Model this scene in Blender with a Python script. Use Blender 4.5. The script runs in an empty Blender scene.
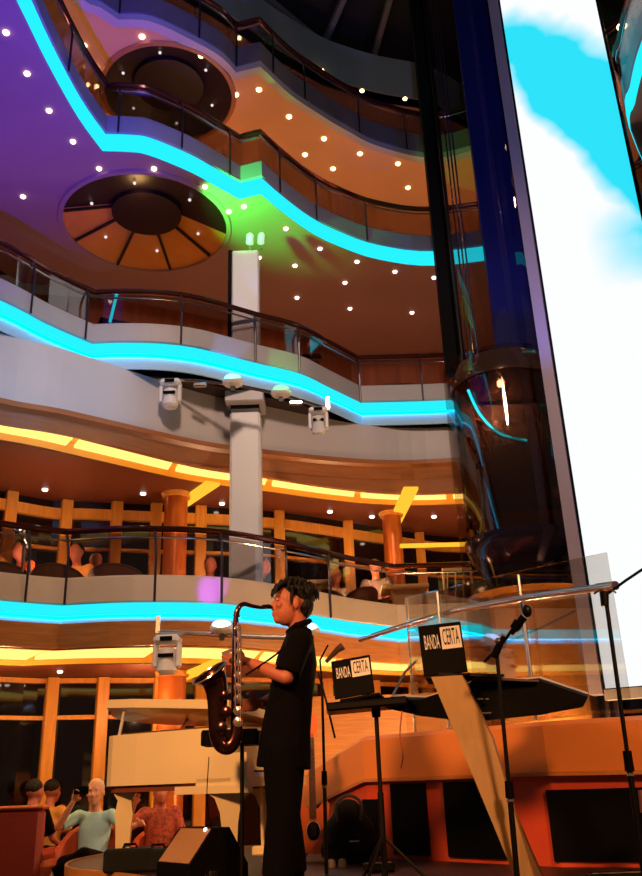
import bpy, math, random
from mathutils import Vector, Matrix, Euler, Quaternion
from mathutils.geometry import tessellate_polygon
random.seed(7)
scene = bpy.context.scene
COL = scene.collection
PI = math.pi
V = Vector

# ---------------------------------------------------------------- camera
F = 850.0; PITCH = math.radians(22); ROLL = math.atan(76/2100); CZ = 1.2
def ray(px, py):
    u = px-321; v = 438-py
    c, s = math.cos(ROLL), math.sin(ROLL)
    x = u*c+v*s; y = -u*s+v*c
    return (x, F*math.cos(PITCH)-y*math.sin(PITCH), F*math.sin(PITCH)+y*math.cos(PITCH))
def atz(px, py, z):
    d = ray(px, py); t = (z-CZ)/d[2]; return V((d[0]*t, d[1]*t, z))
def aty(px, py, Y):
    d = ray(px, py); t = Y/d[1]; return V((d[0]*t, Y, CZ+d[2]*t))
cam = bpy.data.cameras.new('camera'); co = bpy.data.objects.new('camera', cam); COL.objects.link(co)
cam.sensor_fit = 'VERTICAL'; cam.sensor_height = 36; cam.lens = F/876*36; cam.clip_end = 200; cam.clip_start = .05
right = V((math.cos(ROLL), -math.sin(ROLL)*-0, 0))
fwd = V((0, math.cos(PITCH), math.sin(PITCH)))
# image right/up in the unrolled frame
R0 = V((1, 0, 0)); U0 = V((0, -math.sin(PITCH), math.cos(PITCH)))
c, s = math.cos(ROLL), math.sin(ROLL)
# u = x*c - y*s ; v = x*s + y*c  (x,y unrolled)
Rr = R0*c-U0*s; Ur = R0*s+U0*c
m = Matrix((Rr, Ur, -fwd)).transposed().to_4x4(); m.translation = V((0, 0, CZ))
co.matrix_world = m
scene.camera = co
scene.view_settings.view_transform = 'Standard'; scene.view_settings.look = 'None'
scene.view_settings.gamma = 1; scene.view_settings.exposure = 0.0; scene.view_settings.use_curve_mapping = False

# ---------------------------------------------------------------- materials
def lin(c):
    return tuple(((x/255)/12.92 if x/255 <= .04045 else (((x/255)+.055)/1.055)**2.4) for x in c)+(1,)
def mat(name, col, rough=.5, metal=0, emit=None, es=0, bump=0, bscale=20, spec=.5, var=0, vscale=4, stretch=(1,1,1), coat=0):
    m = bpy.data.materials.new(name); m.use_nodes = True
    nt = m.node_tree; b = nt.nodes['Principled BSDF']
    c = lin(col)
    b.inputs['Base Color'].default_value = c; b.inputs['Roughness'].default_value = rough
    b.inputs['Metallic'].default_value = metal; b.inputs['Specular IOR Level'].default_value = spec
    b.inputs['Coat Weight'].default_value = coat
    if emit:
        b.inputs['Emission Color'].default_value = lin(emit); b.inputs['Emission Strength'].default_value = es
    if var or bump:
        tc = nt.nodes.new('ShaderNodeTexCoord'); mp = nt.nodes.new('ShaderNodeMapping')
        mp.inputs['Scale'].default_value = stretch
        nt.links.new(tc.outputs['Object'], mp.inputs['Vector'])
    if var:
        n = nt.nodes.new('ShaderNodeTexNoise'); n.inputs['Scale'].default_value = vscale; n.inputs['Detail'].default_value = 4
        nt.links.new(mp.outputs[0], n.inputs['Vector'])
        r = nt.nodes.new('ShaderNodeValToRGB')
        r.color_ramp.elements[0].position = .3; r.color_ramp.elements[1].position = .7
        r.color_ramp.elements[0].color = tuple(x*(1-var) for x in c[:3])+(1,)
        r.color_ramp.elements[1].color = tuple(min(1, x*(1+var)) for x in c[:3])+(1,)
        nt.links.new(n.outputs['Fac'], r.inputs[0]); nt.links.new(r.outputs[0], b.inputs['Base Color'])
    if bump:
        n2 = nt.nodes.new('ShaderNodeTexNoise'); n2.inputs['Scale'].default_value = bscale
        nt.links.new(mp.outputs[0], n2.inputs['Vector'])
        bp = nt.nodes.new('ShaderNodeBump'); bp.inputs['Strength'].default_value = bump; bp.inputs['Distance'].default_value = .02
        nt.links.new(n2.outputs['Fac'], bp.inputs['Height']); nt.links.new(bp.outputs[0], b.inputs['Normal'])
    return m
def glow(name, col, s):
    m = bpy.data.materials.new(name); m.use_nodes = True; nt = m.node_tree; nt.nodes.clear()
    e = nt.nodes.new('ShaderNodeEmission'); e.inputs[0].default_value = lin(col); e.inputs[1].default_value = s
    o = nt.nodes.new('ShaderNodeOutputMaterial'); nt.links.new(e.outputs[0], o.inputs[0]); return m
def glass(name, tint, refl=.08, rough=.02, mx_=.5):
    m = bpy.data.materials.new(name); m.use_nodes = True; nt = m.node_tree; nt.nodes.clear()
    t = nt.nodes.new('ShaderNodeBsdfTransparent'); t.inputs[0].default_value = lin(tint)
    g = nt.nodes.new('ShaderNodeBsdfGlossy'); g.inputs['Roughness'].default_value = rough
    lw = nt.nodes.new('ShaderNodeLayerWeight'); lw.inputs[0].default_value = .25
    mr = nt.nodes.new('ShaderNodeMapRange'); mr.inputs['To Min'].default_value = refl; mr.inputs['To Max'].default_value = mx_
    nt.links.new(lw.outputs['Fresnel'], mr.inputs[0])
    mx = nt.nodes.new('ShaderNodeMixShader'); o = nt.nodes.new('ShaderNodeOutputMaterial')
    nt.links.new(mr.outputs[0], mx.inputs[0]); nt.links.new(t.outputs[0], mx.inputs[1]); nt.links.new(g.outputs[0], mx.inputs[2])
    nt.links.new(mx.outputs[0], o.inputs[0]); return m

M = dict(
 cream=mat('cream_panel', (205,180,155), .45, var=.06, vscale=2),
 bulk=mat('pale_bulkhead_paint', (190,182,180), .5, var=.05, vscale=1),
 greypan=mat('grey_panel', (165,158,160), .45, var=.06, vscale=2),
 slate=mat('slate_panel', (120,118,135), .35, var=.08, vscale=2),
 darkpan=mat('bronze_grey_panel', (105,95,95), .45, var=.1),
 band=mat('cyan_tinted_band', (165,195,215), .5),  # white band tinted blue, the cyan strip's glow put into its colour
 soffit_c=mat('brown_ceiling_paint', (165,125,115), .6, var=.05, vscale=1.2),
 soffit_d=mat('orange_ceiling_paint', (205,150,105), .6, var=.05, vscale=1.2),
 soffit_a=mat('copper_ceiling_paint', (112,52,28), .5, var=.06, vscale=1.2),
 wood=mat('honey_wood', (190,120,60), .4, var=.18, vscale=3, stretch=(1,1,14)),
 woodband=mat('bronze_wood_trim', (160,100,60), .4, var=.12, vscale=3, stretch=(1,1,14)),
 mull=mat('yellow_wood_mullion', (225,150,60), .45, var=.12, vscale=3, stretch=(8,8,1)),
 copper=mat('copper_column', (190,95,35), .3, metal=.3, var=.1),
 rail=mat('dark_copper_rail', (120,70,60), .18, metal=.9),
 steel=mat('brushed_steel', (190,185,185), .22, metal=.95),
 post=mat('dark_metal_post', (70,65,75), .3, metal=.8),
 glass=glass('balustrade_glass', (225,218,215), .04),
 clearglass=glass('clear_glass', (240,236,230), .05),
 tubeglass=glass('smoked_elevator_glass', (200,190,188), .06, .02, .22),
 carglass=glass('brown_elevator_car_glass', (170,150,138), .07, .02, .25),
 navy=mat('navy_shaft_panel', (25,45,170), .5, var=.1, vscale=1),
 blackglass=mat('night_window_glass', (14,7,6), .06, spec=.8),
 black=mat('black_plastic', (6,4,5), .7, spec=.08),
 blackm=mat('black_metal', (12,8,8), .4, spec=.25),
 blackfab=mat('black_fabric', (6,5,6), .9, bump=.3, bscale=60),
 roof=mat('dark_roof', (22,20,22), .7),
 truss=mat('grey_roof_truss', (110,105,105), .5),
 teal=mat('teal_grey_ring', (120,135,130), .6),
 white=mat('white_paint', (225,222,225), .4),
 cyan=glow('cyan_led_diffuser', (35,222,245), 1.25),
 cyanhot=glow('cyan_led_line', (0,180,245), 8.0),
 amber=glow('amber_cove_tube', (255,218,112), 1.6),
 amberp=glow('amber_light_panel', (255,185,50), 1.25),
 down=glow('warm_downlight_lens', (255,215,150), 9),
 downw=glow('pale_downlight_lens', (255,225,205), 6),
 lens_c=glow('cyan_stage_lens', (130,240,230), 3),
 lens_g=glow('green_stage_lens', (110,240,130), 3),
 lens_b=glow('blue_white_stage_lens', (150,190,255), 5),
 dim=glow('small_white_pinlight', (230,215,215), 1.2),
 channel=mat('amber_lit_channel', (255,185,80), .6),  # orange glow of the cove lights painted into the channel
 floor=mat('dark_red_carpet', (90,45,35), .8, var=.3, vscale=6, bump=.2, bscale=80),
 stage=mat('dark_stage_floor', (60,30,26), .5, var=.2, vscale=5),
 counter=mat('orange_wall_panel', (220,130,60), .5, var=.05, vscale=2),
 counterlow=mat('rust_red_wall_panel', (200,70,40), .5, var=.08, vscale=2),
 piano=mat('cream_piano_lacquer', (240,215,170), .25, coat=.4),
 pianoin=mat('piano_inner_wood', (120,60,35), .4),
 leather=mat('rust_orange_leather', (200,85,45), .5, bump=.1),
 leatherd=mat('dark_red_leather', (165,55,38), .5, bump=.1),
 wicker=mat('brown_wicker', (130,75,50), .6, bump=.6, bscale=120),
 skin=mat('skin', (178,98,76), .55),
 skin2=mat('light_skin', (215,150,120), .5),
 hair=mat('dark_hair', (12,6,6), .6, spec=.3, bump=.8, bscale=90, stretch=(1,1,.2)),
 grey_hair=mat('grey_hair', (190,175,165), .7),
 shirtb=mat('black_shirt_cloth', (6,3,5), .95, spec=.1, bump=.2, bscale=30),
 pants=mat('black_trouser_cloth', (5,3,4), .95, spec=.1, bump=.2, bscale=30),
 shirtl=mat('light_blue_shirt_cloth', (165,205,215), .8, bump=.2, bscale=30),
 shirty=mat('yellow_shirt_cloth', (210,140,60), .8),
 shirtg=mat('patterned_grey_cloth', (90,70,65), .8, var=.8, vscale=40),
 sax=mat('black_nickel_sax', (105,62,58), .18, metal=.95),
 saxkey=mat('silver_sax_keys', (225,200,195), .2, metal=.9),
 brass=mat('golden_brass', (200,140,70), .25, metal=.9),
 guitar=mat('amber_guitar_top', (230,110,50), .3, coat=.5),
 plank=mat('varnished_plywood', (150,108,52), .5, var=.07, vscale=3, stretch=(10,10,1)),
 plankd=mat('dark_plank_edge', (85,52,25), .5, var=.1, vscale=3, stretch=(10,10,1)),
 sticker=mat('white_sticker', (215,205,205), .5, emit=(215,205,205), es=.0),
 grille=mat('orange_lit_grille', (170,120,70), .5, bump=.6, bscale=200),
 tabletop=mat('cream_tabletop', (235,195,130), .4),
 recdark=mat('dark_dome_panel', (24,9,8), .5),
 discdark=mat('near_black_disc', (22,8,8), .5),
 recwood=mat('lit_dome_wood', (225,140,55), .4, var=.1, vscale=2),
 neon=mat('white_cap', (200,195,200), .5),
)

# ---------------------------------------------------------------- mesh helpers
class MB:
    def __init__(s): s.v = []; s.f = []
    def add(s, vs, fs):
        n = len(s.v); s.v += [tuple(x) for x in vs]; s.f += [tuple(i+n for i in f) for f in fs]; return s
    def box(s, c, size, rot=None, bev=0):
        c = V(c); hx, hy, hz = [x/2 for x in size]
        R = rot if rot is not None else Matrix.Identity(3)
        b = min(bev, hx*.9, hy*.9, hz*.9)
        if b <= 0:
            vs = [c+R@V((x, y, z)) for x in (-hx, hx) for y in (-hy, hy) for z in (-hz, hz)]
            return s.add(vs, [(0,1,3,2),(4,6,7,5),(0,4,5,1),(2,3,7,6),(0,2,6,4),(1,5,7,3)])
        # chamfered box: 24 verts
        vs = []; idx = {}
        for sx in (-1, 1):
            for sy in (-1, 1):
                for sz in (-1, 1):
                    for ax in range(3):
                        p = [sx*(hx-b), sy*(hy-b), sz*(hz-b)]; p[ax] = (sx*hx, sy*hy, sz*hz)[ax]
                        idx[(sx, sy, sz, ax)] = len(vs); vs.append(c+R@V(p))
        fs = []
        for ax in range(3):
            o = [a for a in range(3) if a != ax]
            for sg in (-1, 1):
                q = []
                for a, b2 in ((-1,-1),(1,-1),(1,1),(-1,1)):
                    k = [0,0,0]; k[ax] = sg; k[o[0]] = a; k[o[1]] = b2; q.append(idx[(*k, ax)])
                fs.append(tuple(q))
                for sg2 in (-1, 1):
                    if ax < o[0] or True:
                        pass
            # edges parallel to ax
            for a in (-1, 1):
                for b2 in (-1, 1):
                    q = []
                    for e, axx in ((-1, o[0]), (1, o[0]), (1, o[1]), (-1, o[1])):
                        k = [0,0,0]; k[ax] = e; k[o[0]] = a; k[o[1]] = b2; q.append(idx[(*k, axx)])
                    fs.append(tuple(q))
        for sx in (-1, 1):
            for sy in (-1, 1):
                for sz in (-1, 1): fs.append(tuple(idx[(sx, sy, sz, a)] for a in range(3)))
        return s.add(vs, fs)
    def bar(s, p0, p1, w, h, up=(0,0,1), bev=0):
        p0, p1 = V(p0), V(p1); d = (p1-p0); L = d.length; d.normalize(); u = V(up)
        x = d.cross(u)
        if x.length < 1e-4: x = d.cross(V((0,1,0)))
        x.normalize(); z = x.cross(d)
        return s.box((p0+p1)/2, (w, L, h), Matrix((x, d, z)).transposed(), bev)
    def loft(s, pts, rad, seg=12, cap=True, closed=False, up=None):
        pts = [V(p) for p in pts]; n = len(pts)
        if not hasattr(rad, '__len__'): rad = [rad]*n
        rad = [(r, r) if not hasattr(r, '__len__') else r for r in rad]
        prev = None; rings = []
        for i in range(n):
            a = pts[max(i-1, 0)] if not closed else pts[i-1]; b = pts[min(i+1, n-1)] if not closed else pts[(i+1) % n]
            t = (b-a)
            if t.length < 1e-9: t = V((0,0,1))
            t.normalize()
            if prev is None:
                u = V(up) if up else (V((0,0,1)) if abs(t.z) < .9 else V((0,1,0)))
                x = u.cross(t); x.normalize()
            else:
                x = prev-t*prev.dot(t); x.normalize()
            y = t.cross(x); prev = x
            rings.append([pts[i]+x*rad[i][0]*math.cos(2*PI*k/seg)+y*rad[i][1]*math.sin(2*PI*k/seg) for k in range(seg)])
        vs = [p for r in rings for p in r]; fs = []
        for i in range(n-1+(1 if closed else 0)):
            j = (i+1) % n
            for k in range(seg):
                l = (k+1) % seg; fs.append((i*seg+k, i*seg+l, j*seg+l, j*seg+k))
        if cap and not closed:
            fs.append(tuple(range(seg))[::-1]); fs.append(tuple((n-1)*seg+k for k in range(seg)))
        return s.add(vs, fs)
    def tube(s, pts, r, seg=8, closed=False): return s.loft(pts, r, seg, True, closed)
    def lathe(s, prof, c=(0,0,0), seg=24, axis=None):
        c = V(c); R = Matrix.Identity(3)
        if axis is not None: R = V((0,0,1)).rotation_difference(V(axis).normalized()).to_matrix()
        vs = []; fs = []
        for r, z in prof:
            for k in range(seg): vs.append(c+R@V((r*math.cos(2*PI*k/seg), r*math.sin(2*PI*k/seg), z)))
        for i in range(len(prof)-1):
            for k in range(seg):
                l = (k+1) % seg; fs.append((i*seg+k, i*seg+l, (i+1)*seg+l, (i+1)*seg+k))
        loop_ = tuple(prof[0]) == tuple(prof[-1])
        if prof[0][0] > 1e-5 and not loop_: fs.append(tuple(range(seg))[::-1])
        if prof[-1][0] > 1e-5 and not loop_: fs.append(tuple((len(prof)-1)*seg+k for k in range(seg)))
        return s.add(vs, fs)
    def ell(s, c, r, rot=None, seg=16, rings=10):
        c = V(c); R = rot if rot is not None else Matrix.Identity(3)
        if not hasattr(r, '__len__'): r = (r, r, r)
        vs = []; fs = []
        for i in range(1, rings):
            th = PI*i/rings
            for k in range(seg):
                ph = 2*PI*k/seg; vs.append(c+R@V((r[0]*math.sin(th)*math.cos(ph), r[1]*math.sin(th)*math.sin(ph), r[2]*math.cos(th))))
        t = len(vs); vs.append(c+R@V((0,0,r[2]))); vs.append(c+R@V((0,0,-r[2])))
        for i in range(rings-2):
            for k in range(seg):
                l = (k+1) % seg; fs.append((i*seg+k, (i+1)*seg+k, (i+1)*seg+l, i*seg+l))
        for k in range(seg):
            l = (k+1) % seg; fs.append((t, k, l)); fs.append((t+1, (rings-2)*seg+l, (rings-2)*seg+k))
        return s.add(vs, fs)
    def prism(s, poly, z0, z1, T=None):
        """poly: 2D outline; extruded z0..z1; T maps local point to world"""
        T = T or (lambda p: p); n = len(poly)
        vs = [T(V((p[0], p[1], z0))) for p in poly]+[T(V((p[0], p[1], z1))) for p in poly]
        tri = tessellate_polygon([[V((p[0], p[1], 0)) for p in poly]])
        fs = [tuple(t) for t in tri]+[tuple(i+n for i in t)[::-1] for t in tri]
        fs += [(i, (i+1) % n, (i+1) % n+n, i+n) for i in range(n)]
        return s.add(vs, fs)
    def rows(s, rows, closed=False):
        n = len(rows[0]); vs = [p for r in rows for p in r]; fs = []
        for i in range(len(rows)-1+(1 if closed else 0)):
            j = (i+1) % len(rows)
            for k in range(n-1): fs.append((i*n+k, i*n+k+1, j*n+k+1, j*n+k))
        return s.add(vs, fs)
    def ring(s, prof):
        """prof: closed loop of polylines -> solid with end caps"""
        n = len(prof[0]); base = len(s.v); s.rows(prof, closed=True)
        k = len(prof)
        s.f.append(tuple(base+i*n for i in range(k))); s.f.append(tuple(base+i*n+n-1 for i in range(k))[::-1]); return s
    def build(s, name, material, parent=None, smooth=False):
        me = bpy.data.meshes.new(name); me.from_pydata(s.v, [], s.f)
        import bmesh
        bm = bmesh.new(); bm.from_mesh(me); bmesh.ops.recalc_face_normals(bm, faces=bm.faces); bm.to_mesh(me); bm.free()
        me.materials.append(material)
        if smooth:
            for p in me.polygons: p.use_smooth = True
            try:
                me.set_sharp_from_angle(angle=math.radians(40))
            except Exception: pass
        o = bpy.data.objects.new(name, me); COL.objects.link(o)
        if parent is not None:
            o.parent = parent
            if parent.type == 'EMPTY': o.matrix_parent_inverse = parent.matrix_basis.inverted()
            else: o.matrix_parent_inverse = parent.matrix_basis.inverted()
        return o
def tag(o, label=None, cat=None, group=None, kind=None):
    if label: o['label'] = label
    if cat: o['category'] = cat
    if group: o['group'] = group
    if kind: o['kind'] = kind
    return o
def thing(name, loc, label, cat, group=None, kind=None):
    o = bpy.data.objects.new(name, None); COL.objects.link(o); o.location = loc; o.empty_display_size = .1
    return tag(o, label, cat, group, kind)
def struct(name, mb, m, smooth=False):
    o = mb.build(name, m, None, smooth); o['kind'] = 'structure'; return o
def copy_tree(o, parent=None, off=None):
    c = o.copy(); COL.objects.link(c); c.parent = parent
    for ch in list(o.children): copy_tree(ch, c)
    return c
def remesh(o, vox, sm=3, fac=.6):
    md = o.modifiers.new('remesh', 'REMESH'); md.mode = 'VOXEL'; md.voxel_size = vox; md.use_smooth_shade = True
    if sm:
        s2 = o.modifiers.new('smooth', 'SMOOTH'); s2.iterations = sm; s2.factor = fac
    return o
def catmull(p, sub=4):
    out = []
    n = len(p)
    for i in range(n-1):
        a = p[max(i-1, 0)]; b = p[i]; c = p[i+1]; d = p[min(i+2, n-1)]
        for k in range(sub):
            t = k/sub
            out.append(tuple(.5*((2*b[j])+(-a[j]+c[j])*t+(2*a[j]-5*b[j]+4*c[j]-d[j])*t*t+(-a[j]+3*b[j]-3*c[j]+d[j])*t**3) for j in range(len(b))))
    out.append(tuple(p[-1])); return out
def smoothpoly(p, corners, sub=4):
    cs = [0]+sorted(corners)+[len(p)-1]; out = []
    for a, b in zip(cs, cs[1:]):
        seg = catmull(p[a:b+1], sub) if b > a else []
        out += seg if not out else seg[1:]
    return out
CC = V((0.5, 4.0))
def off(poly, r):
    out = []
    for p in poly:
        d = V((p[0], p[1]))-CC; d.normalize(); out.append((p[0]+d.x*r, p[1]+d.y*r))
    return out
def lift(poly, z): return [V((p[0], p[1], z)) for p in poly]

# ---------------------------------------------------------------- balcony plans
def px2(pts, z): return [tuple(atz(*p, z)[:2]) for p in pts]
A = [(-6.2,4.5),(-5.2,6.4),(-4.2,7.6),(-3.26,8.49),(-2.75,8.83),(-2.02,8.80),(-1.13,9.04),(-.26,9.8),(.3,10.45),(.9,10.98),(1.85,11.0),(3.2,10.9),(4.6,10.4),(6.5,9)]
Ap = smoothpoly(A, [4, 9])
B = [(-6.0,3.5),(-5.1,5.6),(-4.2,7.0),(-3.4,7.97),(-3.08,8.49),(-2.7,8.98),(-2.35,8.98),(-1.88,9.04),(-1.43,9.21),(-.8,9.63),(-.25,9.98),(.13,10.43),(.58,10.98),(1.82,11.0),(3.2,10.9),(4.6,10.4),(6.5,9)]
Bp = smoothpoly(B, [5, 12])
C_ = [(-3.3,3.6),(-2.95,5.2),(-2.86,6.25),(-2.81,7.02),(-2.71,7.85),(-2.57,8.44),(-2.26,8.47),(-2.02,8.54),(-1.57,8.87),(-1.28,9.16),(-.98,9.47),(-.68,9.38),(-.45,9.74),(-.05,10.27),(.39,10.67),(1.0,11.05),(1.92,11.27),(3.3,11.0)]
rb = px2([(600,143),(621,137),(629,128),(633,102),(640,72),(652,40)], 8.6)
C_ += [(4.9,10.3)]+rb[2:]
Cp = smoothpoly(C_, [5, 10, 11])
ZD = 11.1
D_ = [(-4.2,4.2),(-3.9,6.2)]+px2([(70,-12),(100,8),(118,20),(150,22),(190,40),(220,57),(236,73),(260,67),(290,95),(320,115),(345,130),(380,147),(440,158)], ZD)
D_ += [(3.4,11.3),(4.6,10.3),(5.6,8.8)]
Dp = smoothpoly(D_, [4, 8, 9])

def poly_len(P):
    L = [0]
    for a, b in zip(P, P[1:]): L.append(L[-1]+math.dist(a[:2], b[:2]))
    return L
def sample(P, t):
    L = poly_len(P)
    for i in range(len(L)-1):
        if L[i+1] >= t:
            k = (t-L[i])/(L[i+1]-L[i]+1e-9); return tuple(P[i][j]+(P[i+1][j]-P[i][j])*k for j in range(2)), i
    return tuple(P[-1][:2]), len(P)-2
def nearest_t(P, q):
    L = poly_len(P); best = min(range(len(P)), key=lambda i: math.dist(P[i][:2], q[:2])); return L[best]

def balcony(P, zb, band, zf, zr, pm, label, postsx, fracs, lower, cut=None, emitter=True, railr=.035):
    """P plan edge; band lit strip height; zf parapet top; zr rail top; postsx: pixel x,y of stanchions on parapet top"""
    root = thing('balcony', (P[len(P)//2][0], P[len(P)//2][1], zb), label, 'balcony', kind='structure')
    # parapet: solid with overhanging lower lip
    prof = [lift(off(P, 0), zb+band), lift(off(P, -.03), zb+band+.015), lift(off(P, -.01), zf-.02), lift(off(P, .0), zf), lift(off(P, .10), zf), lift(off(P, .10), zb+band)]
    MB().ring(prof).build('parapet_panel', pm, root)
    if band > .12:
        ze = zb+band*(1-fracs)
        MB().ring([lift(off(P, .0), ze), lift(off(P, .0), zb+band), lift(off(P, .06), zb+band), lift(off(P, .06), ze)]).build('light_strip', M['cyan'] , root)
        if fracs < .95:
            MB().ring([lift(off(P, .0), zb), lift(off(P, .055), ze), lift(off(P, .2), ze), lift(off(P, .2), zb)]).build('lower_band', M['band'], root)
            MB().ring([lift(off(P, .005), ze-.012), lift(off(P, .005), ze-.001), lift(off(P, .05), ze-.001), lift(off(P, .05), ze-.012)]).build('led_line', M['cyanhot'], root)
    # walkway slab edge
    L = poly_len(P)
    # posts
    ts = []
    for q in postsx:
        w = atz(q[0], q[1], zf); ts.append(nearest_t(P, w))
    ts = sorted(ts); ends = [0]+ts+[L[-1]]
    for t in ts:
        p, i = sample(P, t); d = (V(p)-CC).normalized()
        b = V((p[0], p[1], 0))-V((d.x, d.y, 0))*.04; o = V((d.x, d.y, 0))
        pts = [b+V((0,0,zb+band)), b+V((0,0,zf)), b+o*.0+V((0,0,zf+(zr-zf)*.5)), b+o*.07+V((0,0,zf+(zr-zf)*.85)), b+o*.10+V((0,0,zr))]
        MB().tube(catmull(pts, 3), .014, 6).build('rail_post', M['post'], root)
    for a, b in zip(ends, ends[1:]):
        n = max(2, int((b-a)/.2)); seg = [sample(P, a+(b-a)*k/n)[0] for k in range(n+1)]
        if (b-a) < .05: continue
        MB().ring([lift(off(seg, .02), zf), lift(off(seg, .05), zr-.05), lift(off(seg, .062), zr-.05), lift(off(seg, .032), zf)]).build('glass_panel', M['glass'], root)
    MB().tube(lift(off(P, .06), zr), railr, 8).build('handrail', M['rail'], root, True)
    MB().tube(lift(off(P, .05), zr-.10), .012, 6).build('lower_rail', M['steel'], root, True)
    return root
balcony(Ap, 2.8, .19, 3.28, 3.80, M['cream'], 'lowest curved balcony with cream parapet and cyan light strip above the stage', [(30,575),(62,578),(152,576),(232,578),(300,583),(345,590)], .62, 0)
balcony(Bp, 5.8, .35, 6.42, 6.90, M['greypan'], 'second balcony with grey parapet, glowing blue at its lower edge', [(30,291),(88,322),(182,329),(258,343),(302,352),(360,384),(430,384)], .42, .0)
balcony(Cp, 8.6, .235, 9.13, 9.68, M['slate'], 'third balcony with bright cyan light band and slate parapet, over the green-lit ceiling', [(75,50),(118,117),(187,130),(236,158),(282,180),(325,200),(375,222)], .96, 0, railr=.04)
balcony(Dp, ZD, .10, ZD+.50, 12.12, M['darkpan'], 'top balcony with dark bronze parapet and no light strip', [(118,8),(190,25),(237,58),(272,60),(300,88),(350,118),(400,132)], 0, 0, railr=.045)
# thin pale lip under the top balcony
q = MB().ring([lift(off(Dp, -.03), ZD-.02), lift(off(Dp, -.03), ZD+.09), lift(off(Dp, .12), ZD+.09), lift(off(Dp, .12), ZD-.02)])
struct('trim_1', q, M['greypan'])

# ---------------------------------------------------------------- ceilings (undersides of decks)
def slab(name, inner, outer, z, th, m, holes=()):
    loops = [[V((p[0], p[1], 0)) for p in inner+outer[::-1]]]+[[V((p[0], p[1], 0)) for p in h] for h in holes]
    flat = [p for l in loops for p in l]; tri = tessellate_polygon(loops); n = len(flat)
    mb = MB(); vs = [V((p.x, p.y, z)) for p in flat]+[V((p.x, p.y, z+th)) for p in flat]
    fs = [tuple(t) for t in tri]+[tuple(i+n for i in t)[::-1] for t in tri]
    b = 0
    for l in loops:
        k = len(l); fs += [(b+i, b+(i+1) % k, b+(i+1) % k+n, b+i+n) for i in range(k)]; b += k
    mb.add(vs, fs); return struct(name, mb, m)
def circ(c, r, n=48): return [(c[0]+r*math.cos(2*PI*k/n), c[1]+r*math.sin(2*PI*k/n)) for k in range(n)]
HC = (-2.38, 10.06); HR = 1.15
HD = (-2.16, 10.15); HDR = .98
W = 3.6
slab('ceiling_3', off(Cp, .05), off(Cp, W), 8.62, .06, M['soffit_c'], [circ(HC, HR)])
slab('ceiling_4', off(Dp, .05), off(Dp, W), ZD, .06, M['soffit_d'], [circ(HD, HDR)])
# bulkhead under second balcony
Bk = [(-6.2,3.6),(-5.2,5.9),(-4.2,7.2),(-3.40,8.05),(-2.85,8.45),(-2.32,8.95),(-1.5,9.72),(-.79,10.15),(.1,10.7),(.9,11.05),(1.72,11.15),(3.2,11.05),(4.6,10.6),(6.5,9.2)]
def zbk(i): return 0
Bkp = catmull([(x, y, z) for (x, y), z in zip(Bk, [5.0,5.0,5.0,5.0,5.02,5.05,5.1,5.13,5.2,5.25,5.28,5.3,5.3,5.3])], 4)
def offz(P, r, dz):
    return [V((a[0], a[1], p[2]+dz)) for a, p in zip(off([(p[0], p[1]) for p in P], r), P)]
mb = MB().ring([offz(Bkp, 0, 0), [V((p[0], p[1], 5.80)) for p in Bkp], [V((p.x, p.y, 5.80)) for p in offz(Bkp, .12, 0)], offz(Bkp, .12, 0)])
struct('wall_bulkhead', mb, M['bulk'])
mb = MB().ring([offz(Bkp, -.06, .03), offz(Bkp, .06, .03), offz(Bkp, .16, -.18), offz(Bkp, .10, -.20), offz(Bkp, .02, -.06), offz(Bkp, -.06, -.03)])
struct('trim_2', mb, M['woodband'])
struct('trim_5', MB().ring([offz(Bkp, .10, -.16), offz(Bkp, .22, -.16), [V((p.x, p.y, 4.87)) for p in offz(Bkp, .22, 0)], [V((p.x, p.y, 4.87)) for p in offz(Bkp, .145, 0)]]), M['woodband'])
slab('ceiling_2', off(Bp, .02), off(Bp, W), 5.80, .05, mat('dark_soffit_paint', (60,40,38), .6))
# upper lounge ceiling with amber cove
Zc = 4.88
WinP = [(-7.5,5.5),(-6.2,8.2),(-4.03,10.76),(-3.08,11.19),(-.77,11.9),(1.21,13.2),(2.16,13.7),(4.2,14),(6.5,13)]
WP = catmull(WinP, 6)
def cove(P, z, r0, r1, name, label, segs):
    """recessed amber light channel in the ceiling"""
    root = thing(name, (P[len(P)//2][0], P[len(P)//2][1], z), label, 'cove light', kind='structure')
    mb = MB().ring([lift(off(P, r0), z+.01), lift(off(P, r0), z+.16), lift(off(P, r1+.03), z+.16), lift(off(P, r1+.03), z), lift(off(P, r1), z), lift(off(P, r1), z+.13), lift(off(P, r0+.03), z+.13), lift(off(P, r0+.03), z+.01)])
    mb.build('channel', M['channel'], root)
    L = poly_len(P); T = L[-1]; Q = off(P, (r0+r1)/2); hw = (r1-r0)/2-.08
    LQ = poly_len(Q); t = .1
    while t < LQ[-1]-segs:
        n = 8; pts = [V((*sample(Q, t+(segs-.10)*k/n)[0], z+.055)) for k in range(n+1)]
        pp = [(p.x, p.y) for p in pts]
        MB().ring([lift(off(pp, -hw), z+.05), lift(off(pp, hw), z+.05), lift(off(pp, hw), z+.09), lift(off(pp, -hw), z+.09)]).build('tube_light', M['amber'], root); t += segs
    return root
Bk2 = [(p[0], p[1]) for p in Bkp]
cove(Bk2, Zc, .15, .72, 'cove_light', 'amber cove light curving under the second balcony bulkhead, over the upper lounge', 1.35)
def ceil_between(name, inner, outer, z, m):
    slab(name, inner, outer, z, .05, m)
ceil_between('ceiling_1', off(Bk2, .73), [(p[0], p[1]) for p in WP], Zc, M['soffit_a'])
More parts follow.
